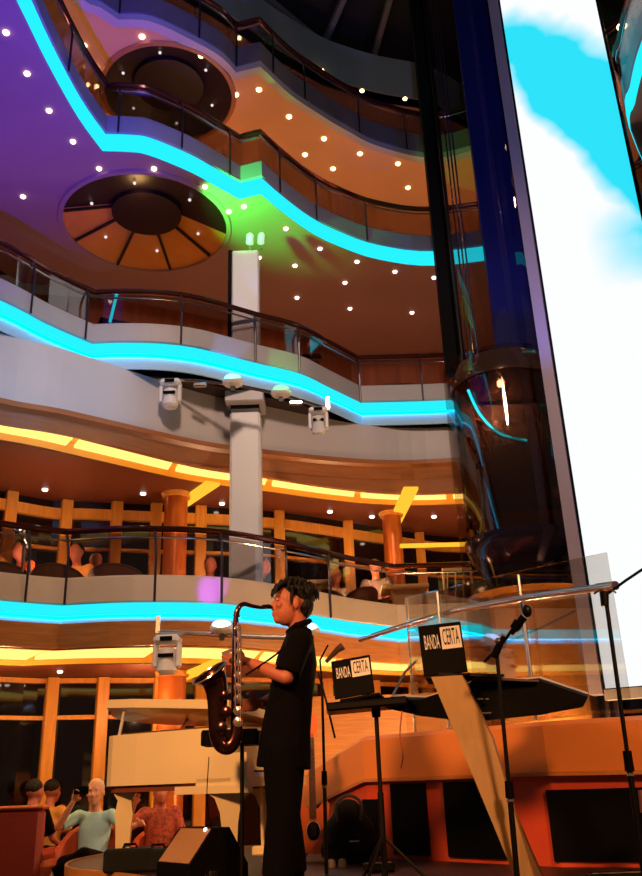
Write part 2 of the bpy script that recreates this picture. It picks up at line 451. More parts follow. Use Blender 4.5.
# lower: sloping bulkhead under lowest balcony, cove, ceiling
Zl = 2.56
mb = MB().ring([lift(off(Ap, .0), 2.80), lift(off(Ap, .06), Zl), lift(off(Ap, .16), Zl), lift(off(Ap, .16), 2.80)])
struct('trim_3', mb, M['wood'])
cove(Ap, Zl-.02, .14, 1.30, 'cove_light', 'lowest amber cove light, under the lowest balcony behind the piano', 1.25)
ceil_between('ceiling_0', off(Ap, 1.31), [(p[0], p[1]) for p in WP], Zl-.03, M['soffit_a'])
# upper lounge floor
slab('floor_1', off(Ap, .1), [(p[0], p[1]) for p in WP], 2.84, .05, M['floor'])
slab('floor_2', off(Bp, .1), off(Bp, W), 5.88, .05, M['floor'])
slab('floor_3', off(Cp, .1), off(Cp, W), 8.72, .05, M['floor'], [circ(HC, HR+.06)])
slab('floor_4', off(Dp, .1), off(Dp, W), 11.2, .05, M['floor'], [circ(HD, HDR+.06)])
# back walls of upper decks
def backwall(name, P, r, z0, z1, m):
    struct(name, MB().ring([lift(off(P, r), z0), lift(off(P, r), z1), lift(off(P, r+.1), z1), lift(off(P, r+.1), z0)]), m)
backwall('wall_deck_2', Bp, 3.3, 5.9, 8.62, mat('wavy_wood_wall', (170,90,45), .45, var=.25, vscale=2, stretch=(5,5,.4)))
backwall('wall_deck_3', Cp, 3.3, 8.78, ZD, mat('brown_wood_wall', (150,80,50), .5, var=.2, vscale=2, stretch=(4,4,.4)))
backwall('wall_deck_4', Dp, 3.3, 11.25, 14.0, mat('dark_brown_wall', (95,55,45), .5, var=.2, vscale=2, stretch=(4,4,.4)))
# teal ring over the top deck and dark roof with trusses
ringpx = [(200,-45),(240,-18),(270,5),(290,18),(320,36),(345,46),(380,56),(430,66)]
RP = [(-5.5,5.5),(-4.6,8.0)]+px2(ringpx, 14.4)+[(3.6,13.6),(5.8,12.6),(7.5,10)]
RPs = catmull(RP, 3)
struct('wall_roof_ring', MB().ring([lift(RPs, 14.4), lift(off(RPs, .0), 13.45), lift(off(RPs, .25), 13.45), lift(off(RPs, .25), 14.4)]), M['teal'])
slab('ceiling_5', off(RPs, .02), off(RPs, 3.5), 13.45, .05, M['soffit_c'])
struct('ceiling_6', MB().box((0, 8, 15.2), (24, 26, .1)), M['roof'])
for i, (a, b) in enumerate([((345,-5),(322,48)), ((392,-10),(372,62)), ((262,-5),(305,30))]):
    p, q_ = atz(*a, 14.9), atz(*b, 14.9)
    d = (q_-p).normalized()
    o = MB().bar(p-d*3, q_+d*2, .10, .14).build('roof_truss', M['truss'])
    tag(o, ['straight grey roof beam nearest the middle of the dark roof', 'faint grey roof beam nearest the elevator shaft', 'grey roof beam nearest the upper left ring'][i], 'roof beam')

# ---------------------------------------------------------------- ceiling domes
def dome(c, r, z, label, woodlit, h=.27, r2=.46):
    root = thing('ceiling_dome', (c[0], c[1], z), label, 'ceiling dome', kind='structure')
    N = 48
    def sect(k0, k1, m, nm):
        a = [V((c[0]+r*math.cos(2*PI*k/N), c[1]+r*math.sin(2*PI*k/N), z+.02)) for k in range(k0, k1+1)]
        b = [V((c[0]+r2*math.cos(2*PI*k/N), c[1]+r2*math.sin(2*PI*k/N), z+h)) for k in range(k0, k1+1)]
        a2 = [p+V((0,0,.04)) for p in a]; b2 = [p+V((0,0,.04)) for p in b]
        return MB().ring([a, b, b2, a2]).build(nm, m, root)
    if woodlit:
        sect(2, 27, M['recwood'], 'wood_side_panel'); sect(27, 50, M['recdark'], 'dark_side_panel')  # side light put into the colours: lit half orange wood, other half dark
        for k in (6, 11, 16.5, 22, 26.8):
            a = 2*PI*k/N; e = V((math.cos(a), math.sin(a), 0)); c3 = V((c[0], c[1], z))
            MB().bar(c3+e*(r-.02)+V((0,0,.0)), c3+e*(r2+.01)+V((0,0,h-.04)), .035, .03).build('seam_rib', M['recdark'], root)
    else:
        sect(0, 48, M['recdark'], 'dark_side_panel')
    MB().lathe([(0, z+h-.08), (r2+.03, z+h-.08), (r2+.03, z+h+.02), (0, z+h+.02)], (c[0], c[1], 0), 48).build('centre_disc', M['discdark'], root)
    MB().lathe([(r-.01, z-.03), (r+.05, z-.03), (r+.07, z+.01), (r-.01, z+.01), (r-.01, z-.03)], (c[0], c[1], 0), 64).build('rim', M['woodband'] if not woodlit else M['soffit_c'], root, True)
    for k in range(6):
        a = 2*PI*(k+.5)/6+PI; rr = (r+r2)/2; e = V((math.cos(a), math.sin(a), 0))
        MB().ell(V((c[0], c[1], z+h/2-.02))+e*(rr-.02), .022).build('pin_light', M['dim'], root)
    return root
dome(HC, HR, 8.62, 'round ceiling dome with orange wood segments in the underside of the third balcony', True)
dome(HD, HDR, ZD, 'round dark ceiling dome in the orange underside of the top balcony', False, h=.25, r2=.5)
dl = bpy.data.lights.new('dome_fill', 'POINT'); dl.energy = 5; dl.color = (1, .55, .18); dl.shadow_soft_size = .1  # unseen fill light added to brighten the dome panels
o = bpy.data.objects.new('dome_fill', dl); o.location = (HC[0], HC[1]-.55, 8.66); COL.objects.link(o)

# ---------------------------------------------------------------- downlights
def downlights(pts, z, label, group, m, r=.034):
    proto = None
    for q in pts:
        w = atz(q[0], q[1], z-.01)
        if proto is None:
            proto = MB().lathe([(0, -.012), (r*.8, -.012), (r, 0), (r, .014), (0, .014)], (0,0,0), 12).build('downlight', m)
            o = proto
        else:
            o = proto.copy(); COL.objects.link(o)
        o.location = w; tag(o, label, 'downlight', group)
downlights([(6,33),(27,74),(49,111),(73,142),(99,169),(154,169),(23,197),(205,187),(229,212),(244,207)], 8.62, 'small pale downlight in the third balcony underside, left around the dome', 'downlights in the third balcony underside, left', M['downw'])
downlights([(286,229),(320,249),(357,262),(395,272),(434,278),(295,266),(345,283),(297,298),(350,309),(412,313),(259,258)], 8.62, 'small pale downlight in the brown underside of the third balcony, right of the column', 'downlights in the third balcony underside, right', M['downw'])
downlights([(84,46),(142,37),(201,56),(236,95),(259,90),(289,117),(324,139),(360,154),(398,164),(305,155),(333,169),(408,188),(275,146),(96,68)], ZD, 'round warm downlight in the orange underside of the top balcony', 'downlights in the top balcony underside', M['down'], .042)
downlights([(322,71),(362,91),(405,99),(239,38)], 13.45, 'warm downlight beside the dark roof over the top balcony', 'downlights over the top balcony', M['down'], .042)
downlights([(45,490),(143,494),(141,506),(302,520),(372,517),(212,509),(222,504),(434,517),(330,512)], Zc, 'small pale downlight in the copper ceiling of the upper lounge', 'downlights over the upper lounge', M['downw'], .038)
downlights([(23,682),(127,681),(60,672)], Zl-.03, 'small downlight in the copper ceiling behind the piano', 'downlights behind the piano', M['downw'], .032)

# ---------------------------------------------------------------- window walls
def windows(name, z0, z1, mullpx, ypx, transoms):
    root = thing(name, (0, 12, z0), None, None, kind='structure')
    P = [(p[0], p[1]) for p in WP]
    MB().ring([lift(P, z0), lift(P, z1), lift(off(P, .05), z1), lift(off(P, .05), z0)]).build('pane', M['blackglass'], root)
    for px_ in mullpx:
        # intersect the pixel's vertical plane with the plan
        best = None
        L = poly_len(P)
        for k in range(400):
            t = L[-1]*k/400; p, i = sample(P, t)
            zz = (z0+z1)/2
            f = p[1]*math.cos(PITCH)+(zz-CZ)*math.sin(PITCH); a = p[0]*F/f
            up = (-p[1]*math.sin(PITCH)+(zz-CZ)*math.cos(PITCH))*F/f
            xx = 321+a*math.cos(ROLL)-up*math.sin(ROLL)
            if best is None or abs(xx-px_) < best[0]: best = (abs(xx-px_), p)
        p = best[1]; q = off([p], -.06)[0]; d = (V(p)-CC).normalized(); R = Matrix.Rotation(math.atan2(d.y, d.x), 3, 'Z')
        MB().box((q[0], q[1], (z0+z1)/2), (.12, .15, z1-z0), R, .01).build('mullion', M['mull'], root)
    for zt, th, mm in transoms:
        MB().ring([lift(off(P, -.08), zt), lift(off(P, -.08), zt+th), lift(off(P, .0), zt+th), lift(off(P, .0), zt)]).build('transom', mm, root)
    return root
windows('window_1', 0.0, Zl-.03, [-40,42,98,155,198,280,330,380,420], 700, [(2.02, .05, M['mull']), (2.46, .06, M['mull'])])
windows('window_2', 2.9, Zc, [-25,4,60,113,152,200,280,350,425], 540, [(4.62, .14, M['mull']), (4.18, .04, M['mull'])])

# copper columns with diagonal light beams
def col(name, px_, y, Y, z0, z1, r, label):
    w = aty(px_, y, Y); root = thing(name, (w.x, Y, z0), label, 'column', kind='structure')
    MB().lathe([(r, z0), (r, z1)], (w.x, Y, 0), 32).build('shaft', M['copper'], root, True)
    MB().lathe([(r+.03, z1-.06), (r+.05, z1-.0), (r+.05, z1), (r, z1)], (w.x, Y, 0), 32).build('collar', M['mull'], root, True)
col('column', 175, 540, 10.95, 2.9, Zc, .155, 'copper column behind the upper lounge chairs, left of the white pillar')
col('column', 393, 543, 12.2, 2.9, Zc, .14, 'copper column behind the high tables, at the right end of the upper lounge')
col('column', 172, 690, 10.9, 0, Zl-.03, .17, 'copper column on the ground floor behind the piano')
def beam(p0, p1, z, w0, label):
    a, b = atz(*p0, z), atz(*p1, z)
    o = MB().bar((a.x, a.y, z-.015), (b.x, b.y, z-.015), w0, .04).build('ceiling_light_beam', M['amberp'])
    tag(o, label, 'ceiling light')
beam((213,482), (175,508), Zc, .20, 'amber light beam running diagonally to the left copper column of the upper lounge')
beam((411,487), (392,527), Zc, .20, 'amber light beam running diagonally to the right copper column of the upper lounge')
beam((222,660), (177,678), Zl-.03, .22, 'amber light beam leading to the copper column behind the piano')
o = MB().bar(atz(400,546,4.2)+V((0,0,.0)), atz(474,544,4.2), .05, .05).build('ceiling_light_beam', M['amberp']); tag(o, 'thin straight amber light bar beside the elevator, over the upper lounge', 'ceiling light')

# ---------------------------------------------------------------- white pillar
def pillar():
    cx, Y = -.945, 9.95
    root = thing('pillar', (cx, Y, 3.0), 'white rectangular pillar at the balcony edge, beige cap bracket on top, behind the saxophonist', 'pillar', kind='structure')
    MB().box((cx, Y, 4.2), (.38, .34, 2.72), None, .03).build('lower_shaft', M['white'], root)
    MB().box((cx, Y, 5.60), (.36, .32, .10)).build('dark_collar', M['blackm'], root)
    MB().box((cx+.0, Y-.05, 5.72), (.48, .5, .15), None, .01).build('cap', M['neon'], root)
    MB().box((cx-.42, Y+.12, 5.66), (.6, .12, .2), Matrix.Rotation(.5, 3, 'Z')).build('bracket', M['woodband'], root)
    MB().box((cx, Y, 6.95), (.36, .3, 2.05), None, .02).build('upper_shaft', M['white'], root)
    MB().box((cx-.205, Y, 6.95), (.05, .3, 2.05)).build('dark_edge', M['black'], root)
    return root
pillar()
for dx, l in ((-.02, 'small white spotlight on the pillar top, left one'), (.14, 'small white spotlight on the pillar top, right one')):
    b = V((-.86+dx, 9.80, 7.98)); r = thing('spotlight', b, l, 'spotlight')
    MB().lathe([(.03, 0), (.055, .02), (.05, .14), (.02, .17)], b+V((0,0,.06)), 12, (.1, -.6, .7)).build('can', M['white'], r, True)
    MB().box(b+V((0,0,.03)), (.02, .02, .07)).build('bracket', M['steel'], r)

# ---------------------------------------------------------------- moving head lights on bars
def tube_px(pts, Y): return [aty(x, y, Y) for x, y in pts]
def moving_head(px_, py_, Y, s, label, tilt=0, lens=None):
    w = aty(px_, py_, Y); r = thing('moving_head_light', w, label, 'stage light')
    MB().box(w+V((0,0,-.04*s)), (.26*s, .2*s, .09*s), None, .03*s).build('base', M['white'], r)
    MB().box(w+V((0,-.105*s,-.04*s)), (.12*s, .012*s, .045*s)).build('display', M['black'], r)
    for sx in (-1, 1):
        MB().box(w+V((sx*.115*s, 0, -.19*s)), (.045*s, .11*s, .24*s), None, .015*s).build('yoke_arm', M['white'], r)
    R = Matrix.Rotation(tilt, 3, 'X')
    MB().lathe([(.04*s, .14*s), (.085*s, .12*s), (.09*s, 0), (.1*s, -.09*s), (.075*s, -.12*s)], w+V((0,0,-.25*s)), 20, R@V((0,0,1))).build('head', M['white'], r, True)
    MB().box(w+V((0,-.095*s,-.2*s)), (.15*s, .02*s, .035*s)).build('vent', M['black'], r)
    if lens:
        MB().lathe([(0, 0), (.075*s, 0), (.06*s, .012*s), (0, .02*s)], w+V((0,0,-.25*s))+R@V((0,0,-.13*s)), 20, R@V((0,0,-1))).build('lens', lens, r)
def lightbar(pts, Y, label):
    w = tube_px(pts, Y); r = thing('lighting_bar', w[0], label, 'lighting bar')
    MB().tube(w, .022, 8).build('pipe', M['steel'], r, True)
    for k in (0, len(w)-1):
        MB().box(w[k]+V((0,0,.07)), (.04, .04, .16)).build('clamp', M['steel'], r)
lightbar([(158,379),(200,381),(240,386),(280,394),(318,406),(328,409)], 9.2, 'silver lighting bar hanging under the second balcony')
moving_head(171, 381, 9.15, .95, 'white moving head light at the left end of the upper lighting bar')
moving_head(318, 409, 9.15, .85, 'white moving head light at the right end of the upper lighting bar', .35)
def par(px_, py_, Y, lens, label, s=1.0):
    w = aty(px_, py_, Y); r = thing('stage_lamp', w, label, 'stage light')
    MB().ell(w, (.13*s, .12*s, .065*s)).build('housing', M['white'], r, True)
    MB().ell(w+V((0,-.03,.02*s)), (.105*s, .10*s, .06*s)).build('lens', lens, r, True)
    MB().box(w+V((0,0,-.09*s)), (.05*s, .05*s, .07*s)).build('bracket', M['blackm'], r)
par(233, 382, 9.1, M['lens_c'], 'glowing cyan stage lamp in the middle of the upper lighting bar')
par(281, 393, 9.1, M['lens_g'], 'glowing green stage lamp on the upper lighting bar', .95)
for q, l in (((200,385), 'small pipe clamp beside the left moving head on the upper bar'), ((296,403), 'small pipe clamp beside the right moving head on the upper bar')):
    w = aty(*q, 9.18); o = MB().box(w, (.16, .06, .05), None, .01).build('pipe_clamp', M['steel']); tag(o, l, 'clamp')
lightbar([(158,632),(190,633),(222,635),(262,637),(312,638)], 8.2, 'silver lighting bar below the lowest balcony, behind the saxophonist')
moving_head(168, 636, 8.15, .95, 'white moving head light hanging below the lowest balcony, above the piano')
par(222, 628, 8.1, M['lens_b'], 'blue-white glowing stage lamp left of the saxophonist\'s neck', .9)
par(309, 630, 8.1, M['lens_b'], 'blue-white glowing stage lamp behind the saxophonist\'s back', .8)

# ---------------------------------------------------------------- elevator tower
EX, EY = 2.50, 10.30
root = thing('elevator_shaft', (EX, EY, 0), 'tall glass elevator shaft with navy back panel beside the giant screen', 'elevator shaft', kind='structure')
MB().box((2.74, 10.40, 10.2), (.58, .10, 8.1)).build('back_panel', M['navy'], root)
# glass tube around
def arc(c, r, a0, a1, n, z): return [V((c[0]+r*math.cos(a0+(a1-a0)*k/n), c[1]+r*math.sin(a0+(a1-a0)*k/n), z)) for k in range(n+1)]
mb = MB().rows([arc((EX, EY), .64, PI, 2*PI, 20, 6.25), arc((EX, EY), .64, PI, 2*PI, 20, 14)])
MB().rows([arc((EX-.05, EY), .78, PI, 2*PI, 20, .0), arc((EX-.05, EY), .78, PI, 2*PI, 20, 6.25)]).build('glass_tube', M['tubeglass'], root, True)
mb.build('glass_tube', M['tubeglass'], root, True)
for a, w_, m_, nm in ((PI+.02, .16, M['black'], 'guide_column'), (PI+.45, .05, M['blackm'], 'guide_rail'), (2*PI-.42, .07, M['steel'], 'guide_rail'), (2*PI-.02, .26, mat('greyblue_steel', (125,115,145), .35, metal=.2), 'guide_column')):
    p = V((EX+.66*math.cos(a), EY+.66*math.sin(a), 0)); z0 = 6.2 if (nm == 'guide_column' and a < 4) or w_ == .05 else 0.2
    MB().box((p.x, p.y, (z0+14)/2), (w_*1.6 if a < 4 and nm == 'guide_column' else w_, w_, 14-z0), Matrix.Rotation(a, 3, 'Z'), .01).build(nm, m_, root)
# cables and dark counter-weight column left of the panel
for dx in (.0, .05, .10):
    MB().tube([(EX-.50+dx, EY-.30, 6.2), (EX-.50+dx, EY-.30, 14)], .012, 6).build('cable', M['steel'], root)
# car
EX, EY = 2.40, 10.15
car = thing('elevator_car', (EX, EY, 3.3), 'rounded glass elevator car with amber-lit floor and dark bowl underneath', 'elevator car')
r1 = .66
MB().lathe([(r1-.04, 0), (r1, 0), (r1, 2.25), (r1-.02, 2.25), (r1-.04, 0)], (EX, EY-.1, 3.75), 40).build('glass_wall', M['carglass'], car, True)
MB().lathe([(.0, .34), (.35, .32), (.6, .2), (r1+.03, 0), (r1+.03, -.12), (r1-.02, -.12)], (EX, EY-.1, 5.95), 40).build('roof_dome', mat('bronze_tinted_roof', (95,70,58), .12, metal=.7), car, True)
MB().lathe([(.35, 0), (.5, .1), (r1, .42), (r1+.04, .5), (r1+.04, .58), (.0, .58)], (EX, EY-.1, 3.25), 40).build('bottom_bowl', mat('dark_bowl_metal', (40,30,45), .15, metal=.6), car, True)
MB().lathe([(r1-.06, 0), (r1-.06, .2), (r1-.1, .2), (r1-.1, 0), (r1-.06, 0)], (EX, EY-.1, 3.84), 40).build('wood_skirting', M['wood'], car, True)
MB().box((EX+.15, EY+.3, 4.85), (.8, .05, 1.9)).build('rear_panel', mat('grey_brown_panel', (105,90,85), .4), car)
MB().box((EX-.38, EY+.25, 4.85), (.25, .05, 1.9)).build('side_panel', M['woodband'], car)
MB().tube(catmull([(EX-.55, EY-.55, 5.65), (EX-.45, EY-.6, 5.3), (EX-.25, EY-.68, 5.0), (EX+.05, EY-.72, 4.88)], 5), .018, 6).build('neon_line', M['cyan'], car)
for q in ((-.4,-.2), (.0,-.35), (.35,-.1), (.1,.15)):
    MB().ell((EX+q[0], EY-.1+q[1], 5.88), (.03,.03,.012), seg=10, rings=6).build('car_downlight', M['downw'], car)
# lower brown drum under the car
mb = MB().lathe([(.60, 0), (.60, 3.0), (.72, 3.05)], (EX, EY-.1, .1), 32)
o = mb.build('elevator_base_drum', mat('bronze_glossy_drum', (165,105,50), .25, var=.3, vscale=3)); tag(o, 'bronze glossy drum at the elevator foot, behind the glass railing', 'elevator base', kind='structure')

# ---------------------------------------------------------------- giant screen
def screen():
    TL = V((2.80, 9.0)); TR = V((3.88, 8.4)); z0, z1 = 1.98, 13.2
    d = (TR-TL).normalized(); n = V((-d.y, d.x)) # away from the viewer
    if n.y < 0: n = -n
    L = (TR-TL).length
    r = thing('led_screen', (TL.x, TL.y, z0), 'tall glowing screen showing cyan sky and white clouds', 'screen')
    T = lambda p: V((TL.x+d.x*p.x+n.x*p.y, TL.y+d.y*p.x+n.y*p.y, p.z))
    def bx(x0, x1, y0, y1, a, b, m, nm):
        mb = MB(); vs = [T(V((x, y, z))) for x in (x0, x1) for y in (y0, y1) for z in (a, b)]
        mb.add(vs, [(0,1,3,2),(4,6,7,5),(0,4,5,1),(2,3,7,6),(0,2,6,4),(1,5,7,3)]); return mb.build(nm, m, r)
    # display material
    m = bpy.data.materials.new('sky_video'); m.use_nodes = True; nt = m.node_tree; nt.nodes.clear(); N = nt.nodes.new; K = nt.links.new
    tc = N('ShaderNodeTexCoord'); sp = N('ShaderNodeSeparateXYZ'); K(tc.outputs['Object'], sp.inputs[0])
    nz = N('ShaderNodeTexNoise'); nz.inputs['Scale'].default_value = .9; nz.inputs['Detail'].default_value = 3; K(tc.outputs['Object'], nz.inputs['Vector'])
    def mth(op, a, b=None, cl=False):
        q = N('ShaderNodeMath'); q.operation = op; q.use_clamp = cl
        for i, v in enumerate((a, b)):
            if v is None: continue
            if isinstance(v, (int, float)): q.inputs[i].default_value = v
            else: K(v, q.inputs[i])
        return q.outputs[0]
    u = mth('DIVIDE', mth('SUBTRACT', sp.outputs['X'], TL.x), TR.x-TL.x)
    nn = mth('MULTIPLY', mth('SUBTRACT', nz.outputs['Fac'], .5), 1.6)
    # lower edge of cyan: z=9.85 at u=0 -> 7.5 at u=1 ; upper: 11.0 at u=0 -> 9.9 at u=1
    lo = mth('SUBTRACT', 9.7, mth('MULTIPLY', u, 2.9)); up = mth('SUBTRACT', 11.2, mth('MULTIPLY', mth('MULTIPLY', u, u), .9))
    zz = mth('ADD', sp.outputs['Z'], nn)
    a = mth('MULTIPLY', mth('SUBTRACT', zz, lo), 2.0, True); b = mth('MULTIPLY', mth('SUBTRACT', up, zz), 2.0, True)
    band_ = mth('MULTIPLY', a, b)
    # second faint patch around z=7, right side
    d1 = mth('SUBTRACT', 1, mth('MULTIPLY', mth('ABSOLUTE', mth('SUBTRACT', zz, 7.0)), 1.6), True); e1 = mth('MULTIPLY', mth('SUBTRACT', u, .45), 1.8, True)
    p2 = mth('MULTIPLY', d1, e1)
    fac = mth('MAXIMUM', band_, p2)
    cr = N('ShaderNodeValToRGB'); el = cr.color_ramp.elements
    el[0].position = 0; el[0].color = lin((248,250,255)); el[1].position = 1; el[1].color = lin((45,222,245))
    e2 = el.new(.35); e2.color = lin((200,240,252))
    K(fac, cr.inputs[0]); em = N('ShaderNodeEmission'); K(cr.outputs[0], em.inputs[0]); em.inputs[1].default_value = 1.05
    out = N('ShaderNodeOutputMaterial'); K(em.outputs[0], out.inputs[0])
    bx(0, L, -.02, .0, z0, z1, m, 'display'); bx(-.03, L+.03, 0, .25, z0-.05, z1+.05, M['black'], 'casing')
    bx(-.17, -.035, -.03, .2, z0-.05, z1+.05, mat('pale_violet_trim', (165,150,170), .35, metal=.3), 'side_trim')
    bx(.0, L+.6, -.12, .02, z0-.12, z0-.02, M['greypan'], 'bottom_ledge')
screen()

# ---------------------------------------------------------------- floor, stage, counter wall
struct('floor', MB().box((0, 6, -.05), (26, 30, .1)), M['floor'])
ZS = .65
stage = [(-2.1,8.6),(-2.2,7.9),(-2.0,7.15),(-1.5,6.6),(-1.2,6.1),(-1.1,5.2),(-1.0,3.4),(2.6,3.0),(3.4,4.6),(3.2,6.2),(1.4,7.2),(.3,8.8),(-1.0,9.1)]
st = [(p[0], p[1]) for p in catmull(stage+[stage[0]], 4)][:-1]
so = struct('floor_stage', MB().prism(st, .01, ZS), M['stage'])
struct('trim_4', MB().ring([lift(off_, z) for off_, z in ((st[:30], ZS-.06), (st[:30], ZS+.012))]+[lift([(x*1.004-.01, y-.02) for x, y in st[:30]], ZS+.012), lift([(x*1.004-.01, y-.02) for x, y in st[:30]], ZS-.06)]), M['wood'])
CP = [(-.40,8.45),(-.13,7.90),(.24,7.20),(1.40,5.97),(1.95,5.72),(2.9,5.5)]
CZT = [1.20,1.33,1.515,1.515,1.515,1.515]; CZM = [.93,1.03,1.19,1.19,1.18,1.18]
CI = lambda r: [(p[0]+r*.45, p[1]+r*.9) for p in CP]
def LZ(P, Z, d=0): return [V((p[0], p[1], z+d)) for p, z in zip(P, Z)]
cw = thing('counter_wall', (.5, 6.9, ZS), 'low orange wall with rust red base and black panels around the back of the stage', 'low wall', kind='structure')
MB().ring([LZ(CI(.0), CZT, -.02), LZ(CI(.06), CZT, .01), LZ(CI(.45), CZT, .01), LZ(CI(.45), CZM), LZ(CI(0), CZM)]).build('upper_apron', M['counter'], cw)
MB().ring([LZ(CI(-.015), CZM, -.005), LZ(CI(-.015), CZM, .02), LZ(CI(.3), CZM, .02), LZ(CI(.3), CZM, -.005)]).build('trim_line', M['wood'], cw)
MB().ring([lift(CI(.04), ZS), LZ(CI(.04), CZM), LZ(CI(.4), CZM), lift(CI(.4), ZS)]).build('lower_base', M['counterlow'], cw)
CB = CI(.03)
def panel(x0, x1, ztop, zbot=ZS+.03):
    # along the base: find points by picture column at mid height
    def pt(px_):
        best = None; L = poly_len(CB)
        for k in range(600):
            p, i = sample(CB, L[-1]*k/600); w = V((p[0], p[1], .95))
            f = w.y*math.cos(PITCH)+(w.z-CZ)*math.sin(PITCH); up = (-w.y*math.sin(PITCH)+(w.z-CZ)*math.cos(PITCH))*F/f
            xx = 321+w.x*F/f*math.cos(ROLL)-up*math.sin(ROLL)
            if best is None or abs(xx-px_) < best[0]: best = (abs(xx-px_), p)
        return V((*best[1], 0))
    a, b = pt(x0), pt(x1); z = (ztop+zbot)/2
    MB().bar(a+V((0,0,z)), b+V((0,0,z)), .03, ztop-zbot).build('black_panel', M['black'], cw)
panel(364, 379, 1.06); panel(393, 427, 1.165); panel(446, 503, 1.165); panel(549, 662, 1.10)
for k, v in enumerate(()): pass

# glass balustrade with steel handrail behind the counter
gb = thing('glass_balustrade', (1.2, 6.0, 1.5), 'clear glass balustrade with a steel handrail rising behind the laptops', 'balustrade')
hr = [aty(597,588,5.6), aty(530,597,6.4), aty(460,609,7.3), aty(400,627,8.8), aty(360,640,9.3)]
MB().loft(hr, [.026]*5, 10).build('handrail', M['steel'], gb, True)
MB().loft([hr[0]+(hr[0]-hr[1]).normalized()*.0, hr[0]+(hr[0]-hr[1]).normalized()*.2], .03, 10).build('rail_end_sleeve', M['steel'], gb, True)
gp = [aty(607,552,5.75), aty(518,571,6.6), aty(437,590,7.6), aty(405,598,8.8)]
for i in range(3):
    a, b = gp[i], gp[i+1]; a = a+(b-a)*.01; b = b+(a-b)*.01
    a0 = V((a.x, a.y, 1.56)); b0 = V((b.x, b.y, 1.56)); o_ = V((.012, .012, 0))
    MB().ring([[a0, b0], [a, b], [a+o_, b+o_], [a0+o_, b0+o_]]).build('glass_panel', M['clearglass'], gb)
for q, Y in (((518,575),6.55), ((437,592),7.55), ((406,600),8.8)):
    t = aty(*q, Y); MB().tube([(t.x, t.y, 1.56), t], .012, 6).build('post', M['steel'], gb)
# diagonal inner stair rail
o = MB().tube(tube_px([(500,645),(540,628),(575,611)], 7.8), .012, 6).build('stair_rail', M['steel']); tag(o, 'thin diagonal steel stair rail seen through the glass balustrade', 'stair rail')
o = MB().tube(tube_px([(388,705),(405,672),(432,645)], 8.6), .014, 6).build('stair_rail', M['steel']); tag(o, 'thin slanted steel stair rail behind the higher laptop', 'stair rail')
#=====PART2=====

w0, w1 = aty(300, 700, 10.6), aty(470, 700, 10.6)
MBp = MB().ring([[V((w0.x, 10.6, 0)), V((.9, 10.75, 0)), V((w1.x+1.6, 10.2, 0))], [V((w0.x, 10.6, 2.15)), V((.9, 10.75, 2.15)), V((w1.x+1.6, 10.2, 2.15))], [V((w0.x, 10.7, 2.15)), V((.9, 10.85, 2.15)), V((w1.x+1.6, 10.3, 2.15))], [V((w0.x, 10.7, 0)), V((.9, 10.85, 0)), V((w1.x+1.6, 10.3, 0))]])
struct('wall_backstage', MBp, M['wood'])
downlights([(622,27)], 11.0, 'warm downlight at the upper right corner beside the screen', 'downlight beside the screen', M['down'], .07)
# ---------------------------------------------------------------- people
def lerp(a, b, t): return V(a)+(V(b)-V(a))*t
def hand(mb, wrist, d, nrm, s=1.0, curl=.9, thumb_side=1):
    """palm and five curled fingers; d finger direction, nrm palm normal (the way the fingers curl)"""
    w = V(wrist); d = V(d).normalized(); n = V(nrm); n = (n-d*n.dot(d)).normalized(); x = d.cross(n)*thumb_side
    R = Matrix((x, d, n)).transposed()
    mb.ell(w+d*.045*s, (.042*s, .055*s, .016*s), R, 12, 8)
    for k, (ox, L) in enumerate(((.030, .070), (.010, .080), (-.010, .074), (-.029, .058))):
        p = w+d*.085*s+x*ox*s; pts = [w+d*.05*s+x*ox*.8*s, p]; a = 0
        for j, fr in enumerate((.42, .32, .26)):
            a += curl*(.5 if j == 0 else .75)
            p = p+(d*math.cos(a)+n*math.sin(a))*L*fr*s; pts.append(p)
        mb.loft(pts, [.010*s, .0098*s, .009*s, .0085*s, .007*s], 7)
    p0 = w+d*.02*s+x*.03*s
    mb.loft([p0, p0+(x*.9+d*.7).normalized()*.03*s, p0+(x*.9+d*.8).normalized()*.05*s+n*.02*s, p0+(x*.5+d).normalized()*.07*s+n*.04*s], [.014*s, .012*s, .010*s, .008*s], 7)
def head(mb, c, R, s=1.0):
    """head in a local frame: +x right, -y forward (face), +z up"""
    P = lambda x, y, z: V(c)+R@V((x*s, y*s, z*s))
    mb.ell(P(0, .012, .03), (.076*s, .098*s, .093*s), R, 20, 14)
    mb.ell(P(0, -.022, -.035), (.060*s, .072*s, .082*s), R, 18, 12)
    mb.ell(P(0, -.060, -.085), (.030*s, .030*s, .026*s), R, 12, 8)      # chin
    mb.loft([P(0, -.082, .022), P(0, -.096, -.004), P(0, -.109, -.024), P(0, -.090, -.033)], [.007*s, .009*s, .012*s, .009*s], 8)  # nose
    for sx in (-1, 1):
        mb.ell(P(sx*.012, -.098, -.030), (.009*s,)*3, R, 8, 6)
        mb.ell(P(sx*.032, -.083, .030), (.020*s, .010*s, .007*s), R, 10, 6)     # brow
        mb.ell(P(sx*.038, -.070, -.020), (.020*s, .018*s, .018*s), R, 10, 6)    # cheek
        mb.ell(P(sx*.078, .010, -.008), (.010*s, .020*s, .032*s), R, 10, 8)     # ear
    mb.ell(P(0, -.091, -.056), (.022*s, .010*s, .006*s), R, 10, 6)
    mb.ell(P(0, -.088, -.067), (.019*s, .011*s, .007*s), R, 10, 6)
